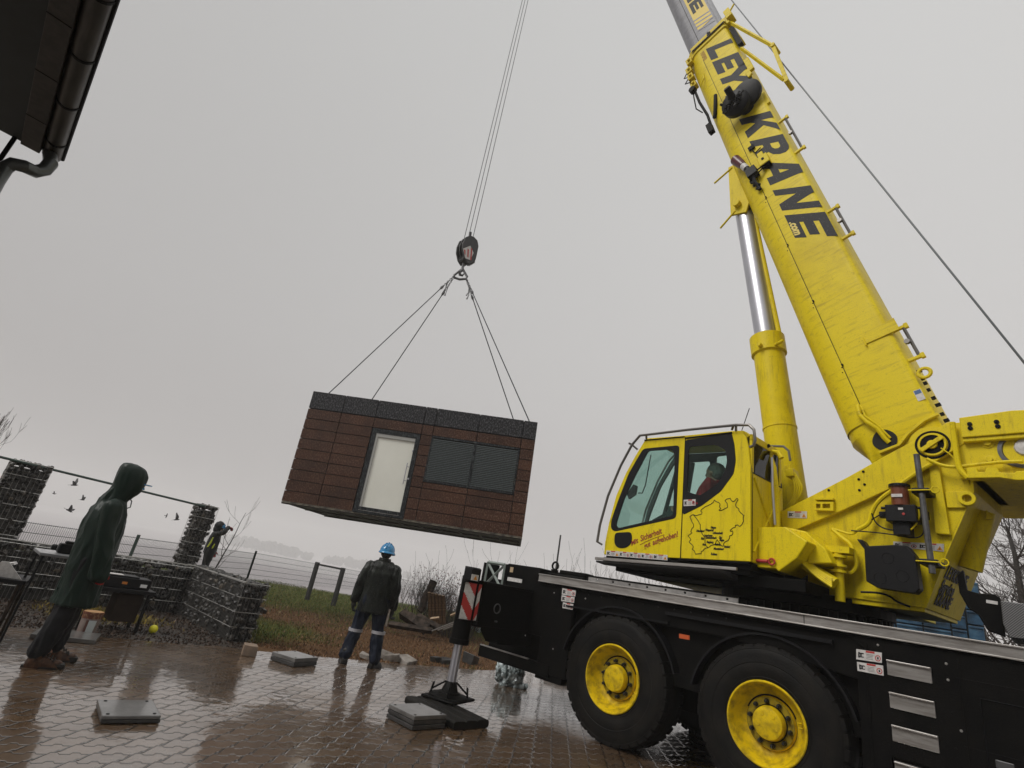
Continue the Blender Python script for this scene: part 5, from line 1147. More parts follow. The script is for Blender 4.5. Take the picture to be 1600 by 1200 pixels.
# soil bed between the paving and the stone walls
edge = [ground(*p).to_2d() for p in ((-160,975),(0,981),(60,984),(135,996),(210,1001),(290,1009),(345,1011),(380,1016),(430,1021),(520,1029),(600,1036),(680,1042),(740,1048))]
edge[-1] = V((.45,10.35))
soil = [(p.x, p.y) for p in edge[:8]] + [(-3.3,9.2),(-5.1,10.9),(-11.5,4.9),(-9.5,2)]
b = MB(); b.plate(soil, 0, .004, axis='z')
sm = mat('wet_soil', (.022,.017,.013), .45, c2=(.055,.042,.033), nscale=14, bump=1, bscale=35)
kind(b.build('soil', sm), 'structure')
def paver_mat():
    m = bpy.data.materials.new('wet_paving'); m.use_nodes = True; t = NT(m); p = m.node_tree.nodes['Principled BSDF']; o = t.new('ShaderNodeTexCoord').outputs['Object']
    mp = t.new('ShaderNodeMapping', i_Vector=o); mp.inputs['Rotation'].default_value = (0, 0, R(-29)); s_ = t.new('ShaderNodeSeparateXYZ', i_Vector=mp.outputs[0])
    L, H = .225, .148
    wob = t.noise(o, 2.2, 2, .5); wob2 = t.noise(o, 14, 3, .6)
    u = t.math('ADD', s_.outputs[0], t.math('MULTIPLY', wob, .02)); v0 = t.math('ADD', s_.outputs[1], t.math('MULTIPLY_ADD', wob2, .008, 0))
    tri = t.math('PINGPONG', u, L/4); tr2 = t.math('MINIMUM', t.math('MAXIMUM', t.math('MULTIPLY_ADD', tri, 2.2, -L*.16), 0.0), .028)
    v = t.math('ADD', v0, tr2)
    vi = t.math('FLOOR', t.math('DIVIDE', v, H)); vf = t.math('SUBTRACT', t.math('DIVIDE', v, H), vi)
    u2 = t.math('ADD', t.math('DIVIDE', u, L), t.math('MULTIPLY', t.math('MODULO', t.math('ABSOLUTE', vi), 2.0), .5)); u2 = t.math('ADD', u2, t.math('MULTIPLY', vf, -.33))
    ui = t.math('FLOOR', u2); uf = t.math('SUBTRACT', u2, ui)
    du = t.math('MULTIPLY', t.math('MINIMUM', uf, t.math('SUBTRACT', 1.0, uf)), L); dv = t.math('MULTIPLY', t.math('MINIMUM', vf, t.math('SUBTRACT', 1.0, vf)), H)
    dd = t.math('MINIMUM', du, dv)
    jt = t.ramp(t.math('MULTIPLY', dd, 40.0), [(.14,(0,0,0)),(.42,(1,1,1))])
    wn = t.new('ShaderNodeTexWhiteNoise'); wn.noise_dimensions = '2D'; cb = t.new('ShaderNodeCombineXYZ'); t.put(cb, 0, ui); t.put(cb, 1, vi); t.l.new(cb.outputs[0], wn.inputs[0])
    bc = t.ramp(wn.outputs[0], [(0,(.078,.043,.020)),(1,(.130,.076,.038))])
    n1 = t.noise(o, .7, 6, .6); n2 = t.noise(o, 60, 4, .7)
    bc = t.mix(t.ramp(n1, [(.35,(0,0,0)),(.7,(.6,.6,.6))]), bc, (.060,.034,.017)); bc = t.mix(t.ramp(n2, [(.4,(0,0,0)),(.75,(.5,.5,.5))]), bc, (.16,.115,.08))
    c = t.mix(jt, (.012,.010,.008), bc); t.put(p, 'Base Color', c)
    n3 = t.noise(o, 1.1, 4, .6)
    pud = t.ramp(n3, [(.40,(0,0,0)),(.58,(1,1,1))])
    t.put(p, 'Roughness', t.math('MULTIPLY_ADD', pud, -.22, .42)); p.inputs['Specular IOR Level'].default_value = .5
    p.inputs['Coat Weight'].default_value = 1; p.inputs['Coat IOR'].default_value = 2.2; p.inputs['Coat Roughness'].default_value = .06
    t.put(p, 'Coat Roughness', t.math('MULTIPLY_ADD', pud, -.08, .10))
    n4 = t.noise(o, 9, 3, .5); n5 = t.noise(o, 3.0, 2, .5)
    h = t.math('ADD', t.math('MULTIPLY', jt, .55), t.math('ADD', t.math('MULTIPLY', n4, .35), t.math('MULTIPLY', n5, .6))); tilt = t.math('MULTIPLY', wn.outputs[0], uf); h = t.math('ADD', h, t.math('MULTIPLY', tilt, .25))
    bm = t.new('ShaderNodeBump'); bm.inputs['Distance'].default_value = .008; t.put(bm, 'Strength', .7); t.put(bm, 'Height', t.math('ADD', h, t.math('MULTIPLY', n2, .15))); t.l.new(bm.outputs[0], p.inputs['Normal'])
    b2 = t.new('ShaderNodeBump'); b2.inputs['Distance'].default_value = .0065; t.put(b2, 'Strength', t.math('MULTIPLY_ADD', pud, -.35, 1.0)); t.put(b2, 'Height', h); t.l.new(b2.outputs[0], p.inputs['Coat Normal'])
    return m
b = MB(); pv = [(p.x, p.y) for p in edge] + [(4.5,16.0),(30,14),(30,-12),(-14,-12),(-14,2.4)]
b.plate(pv, 0, .010, axis='z')
kind(b.build('paved_yard', paver_mat()), 'structure')

# ================================================================== STONE WALLS (gabions)
def gabion(name, label, loc, rz, L, W, H, rs=.055, group=None, vstep=.05, hstep=.2, seed=1, wires=True):
    random.seed(seed); e = empty(name, loc, rz); tag(e, label, 'stone wall' if 'wall' in name else 'stone pillar', group)
    b = MB()
    def stones(n, fn):
        for _ in range(n):
            c = fn(); b.ico(c, rs*random.uniform(.7,1.25), 1, .22, (1,.75,.7), m=0)
    dens = 1.25/(rs*rs*3.0)
    ins = rs*.55
    stones(int(L*H*dens), lambda: (random.uniform(ins,L-ins), ins, random.uniform(0,H-ins))); stones(int(L*H*dens*.5), lambda: (random.uniform(ins,L-ins), W-ins, random.uniform(0,H-ins)))
    stones(int(W*H*dens), lambda: (ins, random.uniform(ins,W-ins), random.uniform(0,H-ins))); stones(int(W*H*dens), lambda: (L-ins, random.uniform(ins,W-ins), random.uniform(0,H-ins)))
    stones(int(L*W*dens*1.3), lambda: (random.uniform(ins,L-ins), random.uniform(ins,W-ins), H-ins*random.uniform(.2,1.6)))
    b.box((rs,rs,0),(L-rs,W-rs,H-rs*2))
    b.build('stones', ROCK, e)
    b = MB()
    nz = int(round(H/hstep))
    for k in range(nz+1):
        z = H*k/nz; b.tube([(0,0,z),(L,0,z),(L,W,z),(0,W,z),(0,0,z)], .0055, 4)
    n = int(L/vstep)
    for k in range(n+1): x = L*k/n; b.tube([(x,-.004,0),(x,-.004,H)], .0018, 3, caps=False); b.tube([(x,W,0),(x,W,H)], .0018, 3, caps=False)
    n = max(2, int(W/vstep))
    for k in range(n+1):
        y = W*k/n
        for x in (-.004, L+.004): b.tube([(x,y,0),(x,y,H)], .0018, 3, caps=False)
    b.build('wire_cage', WIRE, e); return e
fa = V((-.6884,.7253)); na = V((.7253,.6884))
A0 = V((-3.36,8.56))
# wall A runs away from the camera, wall B runs off to the left, a stone pillar at their corner
gabion('gabion_wall', 'short low wall of caged stones running back from the paving to the pillar', (A0.x+fa.x*0, A0.y+fa.y*0, 0), AZ+math.pi/2, 2.7, -.0001+.0, .0) if False else None
aw = gabion('gabion_wall', 'low stone wall in a wire cage ending at the paving beside the lawn', (A0.x+na.x*.40, A0.y+na.y*.40, 0), AZ+math.pi/2, 2.75, .40, .80, .05, seed=3)
Bc = A0 + fa*2.35
bw = gabion('gabion_wall', 'low dark wall of caged stones behind the person in the green raincoat', (Bc.x-na.x*6.6, Bc.y-na.y*6.6, 0), AZ, 6.6, .40, .76, .055, seed=4)
def pillar(px, top, base_s, w, lab, seed):
    # stands on the line of wall B, top seen at the given pixel height
    d = ray(*top); D2 = base_s / (d.x*fa.x + d.y*fa.y); P = EYE + d*D2
    return gabion('gabion_pillar', lab, (P.x, P.y, 0), AZ, w, w*.9, P.z, .045, 'caged stone pillars', .06, .22, seed), P
p1, P1 = pillar(0, (312,787), 11.35, .36, 'stone filled wire pillar right of the birds, beside the person shading the eyes', 11)
p2, P2 = pillar(0, (20,717), 10.95, .50, 'stone filled wire pillar at the left edge of the picture', 12)
b = MB(); q1 = V((P1.x, P1.y, P1.z-.03)) + V((na.x,na.y,0))*.1; q2 = V((P2.x, P2.y, P2.z-.02)) + V((na.x,na.y,0))*.2; dd = (q2-q1); b.tube([q1, q1+dd*1.0, q1+dd*1.9], .018, 8)
tag(b.build('top_rail', GREENM), 'thin green steel rail joining the tops of the two stone pillars', 'rail')
# capping board along wall A
b = MB(); u0 = A0 + na*.02; rail = [V((u0.x, u0.y, .81)), V((u0.x+fa.x*2.4, u0.y+fa.y*2.4, .80)), V((Bc.x-na.x*3.4, Bc.y-na.y*3.4, .80))]
b.tube(rail, .012, 6); tag(b.build('capping_rail', WIRE), 'pale wet rail lying along the top edge of the low stone walls', 'rail')
random.seed(21)
# ================================================================== MESH FENCE
def fence(pts, H, lab, step=.05, rows=6, z0=0):
    e = empty('mesh_fence', (pts[0][0], pts[0][1], 0)); tag(e, lab, 'fence'); o = V((pts[0][0], pts[0][1], 0))
    for i in range(len(pts)-1):
        a, c = V((*pts[i], 0)) - o, V((*pts[i+1], 0)) - o; L = (c-a).length; n = int(L/step); b = MB()
        ga, gc = gz(*pts[i]), gz(*pts[i+1])
        for k in range(n+1):
            t = k/n; p = a.lerp(c, t); g_ = ga+(gc-ga)*t; b.tube([p+V((0,0,g_+.03)), p+V((0,0,g_+H))], .0035, 3, caps=False)
        for k in range(rows): z = .04+(H-.06)*k/(rows-1); b.tube([a+V((0,0,ga+z)), c+V((0,0,gc+z))], .006, 4)
        b.build('mesh_panel', GREENM, e)
    for p in pts:
        b = MB(); q = V((p[0],p[1],gz(*p))) - o; b.box((q.x-.03,q.y-.025,q.z),(q.x+.03,q.y+.025,q.z+H+.06)); b.build('fence_post', GREENM, e)
    return e
fence([(-8.25,21.1),(-4.55,33.6),(-3.3,37.8),(-1.9,42.5)], 1.0, 'long green wire mesh fence at the far edge of the lawn', .06)
fence([(-8.25,21.1),(-8.3,17.6),(-8.5,14.2),(-9.0,10.8),(-9.8,7.6),(-10.8,4.6)], .98, 'green wire mesh fence behind the stone pillars on the left', .05)
# dark post frame
gp = empty('post_frame', (-5.02,17.9,0), math.atan2(17.43-17.9, -4.06+5.02)); tag(gp, 'dark frame of two posts and a crossbar standing in the lawn', 'frame')
PM = mat('dark_post', (.018,.018,.018), .5, bump=.4, bscale=40)
b = MB(); b.box((-.06,-.05,-.1),(.06,.05,1.12)); b.build('post', PM, gp, bevel=.01)
b = MB(); b.box((.99,-.05,-.1),(1.11,.05,1.10)); b.build('post', PM, gp, bevel=.01)
b = MB(); b.box((.06,-.02,1.03),(.99,.02,1.085)); b.build('crossbar', PM, gp)
# tall thin pole behind the crane
P = atdist(876,836,24); b = MB(); b.tube([(0,0,0),(0,0,P.z)], [.05,.035], 8); o = b.build('utility_pole', PM); o.location = (P.x,P.y,0); tag(o, 'thin dark pole rising behind the rear of the crane chassis', 'pole')
# ================================================================== TREES AND BRUSH
BARK = mat('wet_bark', (.028,.024,.021), .7, c2=(.05,.042,.036), nscale=10); TWIG = mat('twig', (.050,.038,.032), .7)
def branch(b, p, d, L, r, depth, up_=.15, spread=.5, kids=(2,4), minr=.004, seg=5):
    pts = [V(p)]; rs = [r]; n = 4; dd = V(d).normalized()
    for k in range(n):
        dd = (dd + V((random.gauss(0,.12), random.gauss(0,.12), random.gauss(0,.08)+up_*.2))).normalized(); pts.append(pts[-1] + dd*L/n); rs.append(max(minr*.6, r*(1-.62*(k+1)/n)))
    b.tube(pts, rs, seg if r > .02 else 3, caps=False)
    if depth <= 0: return
    for _ in range(random.randint(*kids)):
        t = random.uniform(.35,1); i = min(n-1, int(t*n)); q = pts[i].lerp(pts[i+1], t*n-i); a = V((random.gauss(0,1), random.gauss(0,1), random.gauss(0,.4))).normalized()
        branch(b, q, (dd + a*spread + V((0,0,up_))).normalized(), L*random.uniform(.5,.8), rs[i]*.6, depth-1, up_, spread, kids, minr, seg)
def tree(loc, h, r, lab, trunks=1, depth=4, spread=.6, seed=1, up_=.2, kids=(3,5), name='bare_tree', cat='tree', group=None, minr=.004, lean=0):
    random.seed(seed); e = empty(name, loc); tag(e, lab, cat, group); bt, bc = MB(), MB()
    for k in range(trunks):
        a = 2*math.pi*k/trunks + .4; base = V((math.cos(a), math.sin(a), 0))*(r*1.2 if trunks > 1 else 0); d = V((math.cos(a)*.12*(trunks>1)+lean, math.sin(a)*.12*(trunks>1), 1))
        pts = [base]; rs = [r]; dd = d.normalized()
        for i in range(7): dd = (dd + V((random.gauss(0,.06), random.gauss(0,.06), .05))).normalized(); pts.append(pts[-1]+dd*h/7*.8); rs.append(r*(1-.8*(i+1)/7))
        bt.tube(pts, rs, 8)
        for i in range(1, 8):
            for _ in range(random.randint(*kids)):
                q = pts[i-1].lerp(pts[i], random.random()); a = random.uniform(0, 6.28); branch(bc, q, (math.cos(a)*spread*1.5, math.sin(a)*spread*1.5, .6), h*.30*random.uniform(.6,1.1)*(1.15-i*.07), rs[i]*.55, depth-2, up_, spread, (2,4), minr)
    bt.build('trunk', BARK, e, smooth=True); bc.build('crown', TWIG, e); return e
g1 = ground(1560,1085); 
def far(px, py, D, z=0): P = atdist(px, py, D); return (P.x, P.y, gz(P.x, P.y))
tree(far(1585,930,20), 6.6, .17, 'large bare tree with twin trunks behind the right end of the crane', 2, 5, .75, 5, .1, (4,6), minr=.008)
tree(far(1640,930,24), 6.4, .13, 'bare tree partly cut off by the right edge of the picture', 1, 5, .7, 6, .1, (4,6), minr=.008)
tree(far(336,880,17.5), 2.7, .028, 'slender young tree with few twigs behind the person shading the eyes', 1, 3, .5, 8, .5, (1,2), minr=.006)
tree((-10.9,11.2,0), 2.9, .04, 'leafless shrub with long upright shoots behind the left stone pillar', 6, 4, .35, 9, .8, (3,5), name='bare_shrub', cat='shrub', minr=.0045)
def shrub(loc, h, w, n, lab, seed, mt=None, leaves=0, lm=None, group='scrub behind the crane and the woodpile'):
    random.seed(seed); e = empty('bare_shrub', loc); tag(e, lab, 'shrub', group); b = MB()
    for k in range(n):
        a = random.uniform(0,6.28); t = random.uniform(.05,.7); branch(b, (random.uniform(-w,w)*.5, random.uniform(-w,w)*.5, 0), (math.cos(a)*t, math.sin(a)*t, 1), h*random.uniform(.35,.75), .012, 2, .3, .5, (1,3), .005, 3)
    b.build('stems', mt or TWIG, e)
    if leaves:
        b = MB()
        for k in range(leaves):
            c = V((random.gauss(0,w*.4), random.gauss(0,w*.4), h*random.uniform(.15,1.05))); u = V((random.gauss(0,1),random.gauss(0,1),random.gauss(0,1))).normalized()*.03; v = u.orthogonal().normalized()*.016; b.add([c-u, c+v, c+u, c-v], [(0,1,2,3)])
        b.build('dead_leaves', lm, e, fixn=False)
LEAFM = mat('dead_leaf', (.10,.045,.03), .6, c2=(.16,.08,.05)); GRL = mat('dull_green_leaf', (.045,.06,.035), .6)
spots = [((695,900),17,1.5,1.4,70,'dense brown scrub behind the upright woodpile',500,LEAFM),((684,908),18,.95,.8,40,'low grey green bush left of the warning sign',350,GRL),((728,905),15,1.25,1.0,50,'tangled brown brush beside the red and white warning sign',300,LEAFM),
         ((650,905),22,1.4,1.2,18,'thin scrub behind the leaning log',0,None),((775,890),17,1.9,1.2,16,'sparse twigs above the cross braced frame',0,None),((822,890),17,2.2,1.3,16,'upright twigs behind the eye bolt on the chassis',0,None),
         ((935,905),16,2.3,1.6,34,'leafless scrub seen over the deck left of the cab',0,None),((985,905),14,2.0,1.3,30,'bush with a few red brown leaves under the cab step',130,LEAFM),((1035,915),15,2.2,1.5,26,'thin bare brush under the cab floor',40,LEAFM),((900,900),20,2.2,1.6,22,'faint bare brush right of the tall pole',0,None)]
for i, (p, D, h, w, n, lab, lv, lm) in enumerate(spots): shrub(far(*p, D), h, w, n, lab, 30+i, None, lv, lm)
# far tree line
def wood(cx, cy, L, H, seed, n):
    random.seed(seed); b = MB()
    for k in range(n):
        t = random.uniform(-1,1); x, y = cx+t*L, cy+random.uniform(-8,8); z = gz(x, y); h = H*(1-.5*abs(t)**2)*random.uniform(.6,1)
        for _ in range(14): b.ico((x+random.gauss(0,3), y+random.gauss(0,3), z+h*random.uniform(.25,1)), random.uniform(1.5,4.0), 1, .35)
        b.tube([(x,y,z),(x,y,z+h*.7)], .5, 4)
    return b
b = wood(-330,840,80,17,1,46); b2 = wood(-170,880,70,16,2,30); b.add(b2.v, b2.f); b2 = wood(280,880,160,15,3,50); b.add(b2.v, b2.f)
kind(b.build('distant_woodland', mat('distant_foliage', (.05,.048,.04), .8)), 'stuff', 'hazy line of trees on the far side of the ploughed field', 'woodland')
# ================================================================== GRASS
def inpoly(x, y, poly):
    c = False; n = len(poly)
    for i in range(n):
        x1, y1 = poly[i]; x2, y2 = poly[i-1]
        if (y1 > y) != (y2 > y) and x < (x2-x1)*(y-y1)/(y2-y1)+x1: c = not c
    return c
random.seed(5)
def blades(n, gen, hl, hh, mt, name, lab, wd=.006):
    b = MB()
    for _ in range(n):
        q = gen()
        if q is None: continue
        x, y = q; a = random.uniform(0,6.28); h = random.uniform(hl,hh); w = wd*random.uniform(.7,1.5); le = random.uniform(.1,.9)*h; c, s_ = math.cos(a), math.sin(a); k = random.uniform(0,6.28)
        z = gz(x, y); b.v += [(x-c*w,y-s_*w,z),(x+c*w,y+s_*w,z),(x+math.cos(k)*le*.4+c*w*.6,y+math.sin(k)*le*.4+s_*w*.6,z+h*.6),(x+math.cos(k)*le,y+math.sin(k)*le,z+h)]; i = len(b.v)-4; b.f += [(i,i+1,i+2),(i,i+2,i+3)]; b.mi += [0,0]
    return kind(b.build(name, mt, fixn=False), 'stuff', lab, name.replace('_', ' '))
def rmat(name, cs):
    m = bpy.data.materials.new(name); m.use_nodes = True; t = NT(m); p = m.node_tree.nodes['Principled BSDF']; g = t.new('ShaderNodeNewGeometry'); t.put(p, 'Base Color', t.ramp(g.outputs['Random Per Island'], [(i/(len(cs)-1), c) for i, c in enumerate(cs)])); p.inputs['Roughness'].default_value = .6; p.inputs['Specular IOR Level'].default_value = .3; return m
lawn = [(-3.2,8.9),(-5.4,11.4),(-8.2,14),(-8.2,21),(-5,32),(2,32),(6,14),(.4,10.4),(-1.5,9.15)]
def dens(x, y): return noise.noise(V((x*.5, y*.4, 3)))*.9 + noise.noise(V((x*1.6, y*1.6, 9)))*.6
def bias(x, y): return min(1, max(0, (y-.35*x-15)*.30)) + .8*max(0, 1-.22*((x+4.1)**2+(y-10.3)**2)) - .28
def inyard(x, y): return inpoly(x, y, pv) or inpoly(x, y, soil)
def gen_green():
    y = 8.7 + 15*random.random()**1.6; x = random.uniform(-8.4, 3.5)
    if inyard(x, y): return None
    k = dens(x, y) + bias(x, y)
    return (x, y) if k > random.gauss(.05,.15) else None
def gen_brown():
    y = 8.7 + 11*random.random()**1.6; x = random.uniform(-7.5, 5)
    if inyard(x, y): return None
    k = dens(x, y) + bias(x, y)
    return (x, y) if k < random.gauss(.1,.2) else None
blades(60000, gen_green, .015, .055, rmat('grass_blades', [(.022,.034,.008),(.050,.066,.014),(.10,.10,.025),(.22,.18,.05)]), 'grass', 'patchy short green and yellow lawn grass', .007)
blades(46000, gen_brown, .01, .05, rmat('dead_grass_blades', [(.035,.018,.010),(.10,.045,.018),(.19,.095,.042),(.30,.18,.095)]), 'dead_grass', 'flattened brown dead grass and weeds on the churned ground', .007)
def gen_tall():
    y = random.uniform(13,21); x = random.uniform(-6.5, 1.5); return (x, y) if dens(x*2, y*2) > .1 else None
blades(1600, gen_tall, .08, .2, rmat('tall_grass_blades', [(.06,.08,.02),(.15,.13,.04),(.24,.19,.08)]), 'tall_grass', 'clumps of taller yellow green grass before the fence', .006)
def gen_moss():
    c = random.choice([(-5.3,8.5),(-5.6,9.0),(-7.2,7.6),(-7.6,7.3),(-5.0,8.9)]); x, y = c[0]+random.gauss(0,.28), c[1]+random.gauss(0,.2); return (x, y)
blades(3500, gen_moss, .02, .07, rmat('yellow_grass', [(.10,.08,.02),(.30,.22,.04)]), 'yellow_grass', 'yellowish tufts on the dark soil before the stone wall', .008)
def gen_leaf():
    x, y = random.uniform(-9,-3), random.uniform(6.5,10.5); return (x, y) if inpoly(x, y, soil) else None
blades(16000, gen_leaf, .01, .035, rmat('leaf_litter', [(.015,.010,.008),(.05,.032,.022),(.10,.065,.045)]), 'leaf_litter', 'dark wet leaf litter covering the soil bed', .014)
# ================================================================== LOOSE THINGS ON THE YARD
random.seed(77)
def slab(corner_px, zt, w, d, rz, lab, n=2, name='slab_stack', cat='slabs', holes=True):
    P = ground(*corner_px, zt); th = zt-.012; e = empty(name, (P.x, P.y, .012), rz); tag(e, lab, cat)
    for k in range(n):
        b = MB(); o = random.uniform(-.015,.015)*(k < n-1); z0, z1 = th*k/n+.002, th*(k+1)/n-.001; b.box((o,o,z0),(w+o,d+o,z1)); b.build('slab', CONC if k == n-1 else DARKC, e, bevel=.006)
    if holes:
        b = MB()
        for (u, v) in ((.04,.04),(w-.04,.05),(.05,d-.04),(w-.05,d-.04)): b.lathe([(0,.002),(.012,.002),(.012,.0)], (u,v,th), 10, 'z')
        b.build('corner_hole', BLK, e)
    return e
def dirof(pa_, pb_, z): a, c = ground(*pa_, z), ground(*pb_, z); return math.atan2(c.y-a.y, c.x-a.x), (c-a).length
r1_, w1_ = dirof((159,1116),(254,1116), .10)
slab((159,1118), .068, w1_, .42, r1_, 'square dark edged concrete slabs stacked in the left foreground', 2)
r2_, w2_ = dirof((443,1026),(500,1027), .10); slab((462,1029), .11, .42, .42, dirof((462,1029),(500,1027),.11)[0], 'pair of concrete slabs on the paving left of the blue helmet', 2)
r3_, w3_ = dirof((648,1117),(681,1117), .12); slab((648,1119), .13, .42, .42, dirof((648,1119),(689,1117),.13)[0], 'stack of dark slabs with a pale top beside the outrigger foot', 3)
slab((48,990), .06, .60, .45, dirof((60,988),(120,994),.06)[0], 'flat pale tray shaped slab behind the boots of the raincoated person', 1, holes=False)
# outrigger mat: three black beams
for k, lab in enumerate(('black support beam under the outrigger foot, nearest the slab stack','middle black support beam under the outrigger foot','black support beam under the outrigger foot, farthest from the slab stack')):
    a0 = ground(643,1087,.09) + V((.118,.124,0))*k; a1 = ground(720,1127,.09) + V((.12,.124,0))*k; e = V((a0.x, a0.y, 0)); d = (a1-a0); L = d.length
    b = MB(); w = .080
    P_ = rnd([(-w,.0),(w,.0),(w,.075),(-w,.075)], .03); b.plate([(q[0], q[1]) for q in P_], 0, L, axis='x')
    if k < 3:
        b.lathe([(.03,-.004),(.032,-.004),(.036,-.004)], (L+.004,0,.04), 14, 'x')
    o = b.build('support_beam', mat('black_mat_%d' % k, (.006,.006,.005), .55, c2=(.014,.012,.010), nscale=12, bump=.3, spec=.15) if k == 0 else bpy.data.materials['black_mat_0'], bevel=.006); o.location = (e.x, e.y, .012); o.rotation_euler = (0,0,math.atan2(d.y,d.x)); tag(o, lab, 'beam', 'black beams under the outrigger')
P = ground(712,1112,.1); 
b = MB(); b.box((-.26,-.22,.088),(.26,.22,.118)); o = b.build('spreader_plate', BLK, bevel=.01); Pj = MC @ V((jx,jy,0)); o.location = (Pj.x, Pj.y, .0); o.rotation_euler = (0,0,AZ+.3); tag(o, 'black steel plate between the outrigger foot and the support beams', 'plate')
crane['note'] = 'ok'; del crane['note']
for ch in jack.children: pass
# small stone block, brick pieces at the edge
def block(px, z, s, lab, rz=.4, mt=None, name='stone_block', cat='block', jit=.008, grp=None):
    P = ground(*px, 0); b = MB(); sx, sy, sz = s
    b.box((-sx/2,-sy/2,0),(sx/2,sy/2,sz)); b.v = [(x+random.uniform(-jit,jit), y+random.uniform(-jit,jit), q+random.uniform(-jit,jit)*(q>0)) for x, y, q in b.v]
    o = b.build(name, mt or CONC, bevel=.008); o.location = (P.x, P.y, z); o.rotation_euler = (0,0,rz); tag(o, lab, cat, grp); return o
block((387,1025), .01, (.17,.17,.13), 'pale brown stone cube at the end of the low stone wall', .5, mat('tan_stone', (.24,.17,.12), .5, c2=(.15,.11,.08)))
SM = mat('pale_rubble', (.30,.27,.24), .5, c2=(.14,.12,.10), nscale=8, bump=.5)
for i, (px, s, lab) in enumerate((((572,1030),(.22,.2,.07),'flat rubble slab just left of the right boot'),((598,1030),(.30,.22,.12),'brown rubble block at the paving edge right of the blue helmeted person'),((612,1033),(.26,.2,.10),'middle rubble block at the paving edge'),((634,1036),(.30,.26,.07),'tilted grey rubble slab at the right end of the rubble row'),((698,1038),(.20,.16,.10),'dark brick left of the outrigger rod'),((732,1036),(.30,.22,.16),'dark brick behind the outrigger rod'),((680,1034),(.18,.12,.08),'small dark stone in the weeds left of the outrigger'),((407,958),(.18,.14,.10),'small stone on the lawn beside the stone wall'))):
    o = block(px, 0, s, lab, random.uniform(0,1.5), SM if i < 4 else DARKC, 'rubble_block', 'rubble', .02, 'rubble along the paving edge'); o.rotation_euler = (random.uniform(-.2,.2), random.uniform(-.2,.2), random.uniform(0,1.5)); o.location.z = .0
# ball
P = ground(237,990,0); b = MB(); b.lathe([(.055*math.cos(R(a)), .055+.055*math.sin(R(a))) for a in range(-90, 91, 15)], (0,0,0), 24, 'z'); o = b.build('ball', mat('yellow_ball', (.72,.66,.02), .4), smooth=True); o.location = (P.x,P.y,.0); tag(o, 'small bright yellow ball on the dark soil', 'ball')
# paint bucket
P = ground(132,992,0); e = empty('paint_bucket', (P.x,P.y,.004), 0); e.scale = (.8,.8,.78); tag(e, 'open tapered paint bucket with brown rim and pale label standing on the soil', 'bucket')
b = MB(); b.lathe([(0,0),(.118,0),(.130,.30),(.136,.305),(.136,.33),(.128,.33),(.122,.30),(.112,.02),(0,.02)], (0,0,0), 32, 'z'); b.build('pail', mat('bucket_beige', (.22,.17,.15), .4, c2=(.15,.11,.095), nscale=7), e, smooth='angle')
b = MB(); b.lathe([(.131,.24),(.134,.30),(.138,.302),(.138,.334),(.126,.334),(.124,.30)], (0,0,0), 32, 'z'); b.build('rim', mat('bucket_rim', (.12,.035,.018), .4, c2=(.25,.14,.07), nscale=30, nlo=.5, nhi=.6), e, smooth='angle')
b = MB(); b.lathe([(0,.336),(.128,.336)], (0,0,0), 28, 'z'); b.build('lid', mat('bucket_lid', (.42,.24,.11), .4), e)
lb = MB(); n = 8
for k in range(n):
    a0, a1 = R(-80+60*k/n), R(-80+60*(k+1)/n); rr = lambda z: .1205+.0125*z/.30+.002
    lb.add([(rr(.03)*math.cos(a0),rr(.03)*math.sin(a0),.03),(rr(.03)*math.cos(a1),rr(.03)*math.sin(a1),.03),(rr(.22)*math.cos(a1),rr(.22)*math.sin(a1),.22),(rr(.22)*math.cos(a0),rr(.22)*math.sin(a0),.22)], [(0,1,2,3)], 0 if k > 1 else 1)
lb.build('label', [mat('bucket_label', (.48,.52,.52), .5), mat('bucket_stripe', (.10,.04,.03), .5)], e)
b = MB(); b.tube([(.136,-.02,.31),(.15,-.02,.22),(.13,-.05,.15)], .003, 5); b.build('bail_handle', WIRE, e)
# work bench with cordless drill, table behind the person
P = atdist(80,862,7.7); tz = P.z
e = empty('work_table', (P.x,P.y,0), AZ); tag(e, 'small folding work table with a grey top behind the raincoated person', 'table')
b = MB(); b.box((-.12,-.30,tz-.03),(.35,.30,tz)); b.build('table_top', mat('table_top_grey', (.22,.22,.225), .3, coat=.4), e, bevel=.006)
for (x, y) in ((-.10,-.26),(.30,-.26),(-.10,.26),(.30,.26)): b = MB(); b.tube([(x,y,0),(x*.8,y*.9,tz-.03)], .012, 6); b.build('leg', BLK2, e)
e2 = empty('drill_case', (P.x+na.x*.22,P.y+na.y*.22-.03,tz+.002), AZ); tag(e2, 'black and orange power tool battery pack on the grey table top', 'power tool')
b = MB(); b.box((-.16,-.06,0),(.04,.06,.10)); b.box((-.12,-.05,.10),(.0,.05,.13)); b.tube([(-.17,0,.05),(-.22,0,.05)], .03, 10); b.build('body', BLK2, e2, bevel=.012)
b = MB(); b.box((-.05,-.075,.03),(.12,.075,.105)); b.build('orange_shell', mat('orange_plastic', (.62,.22,.02), .4), e2, bevel=.01)
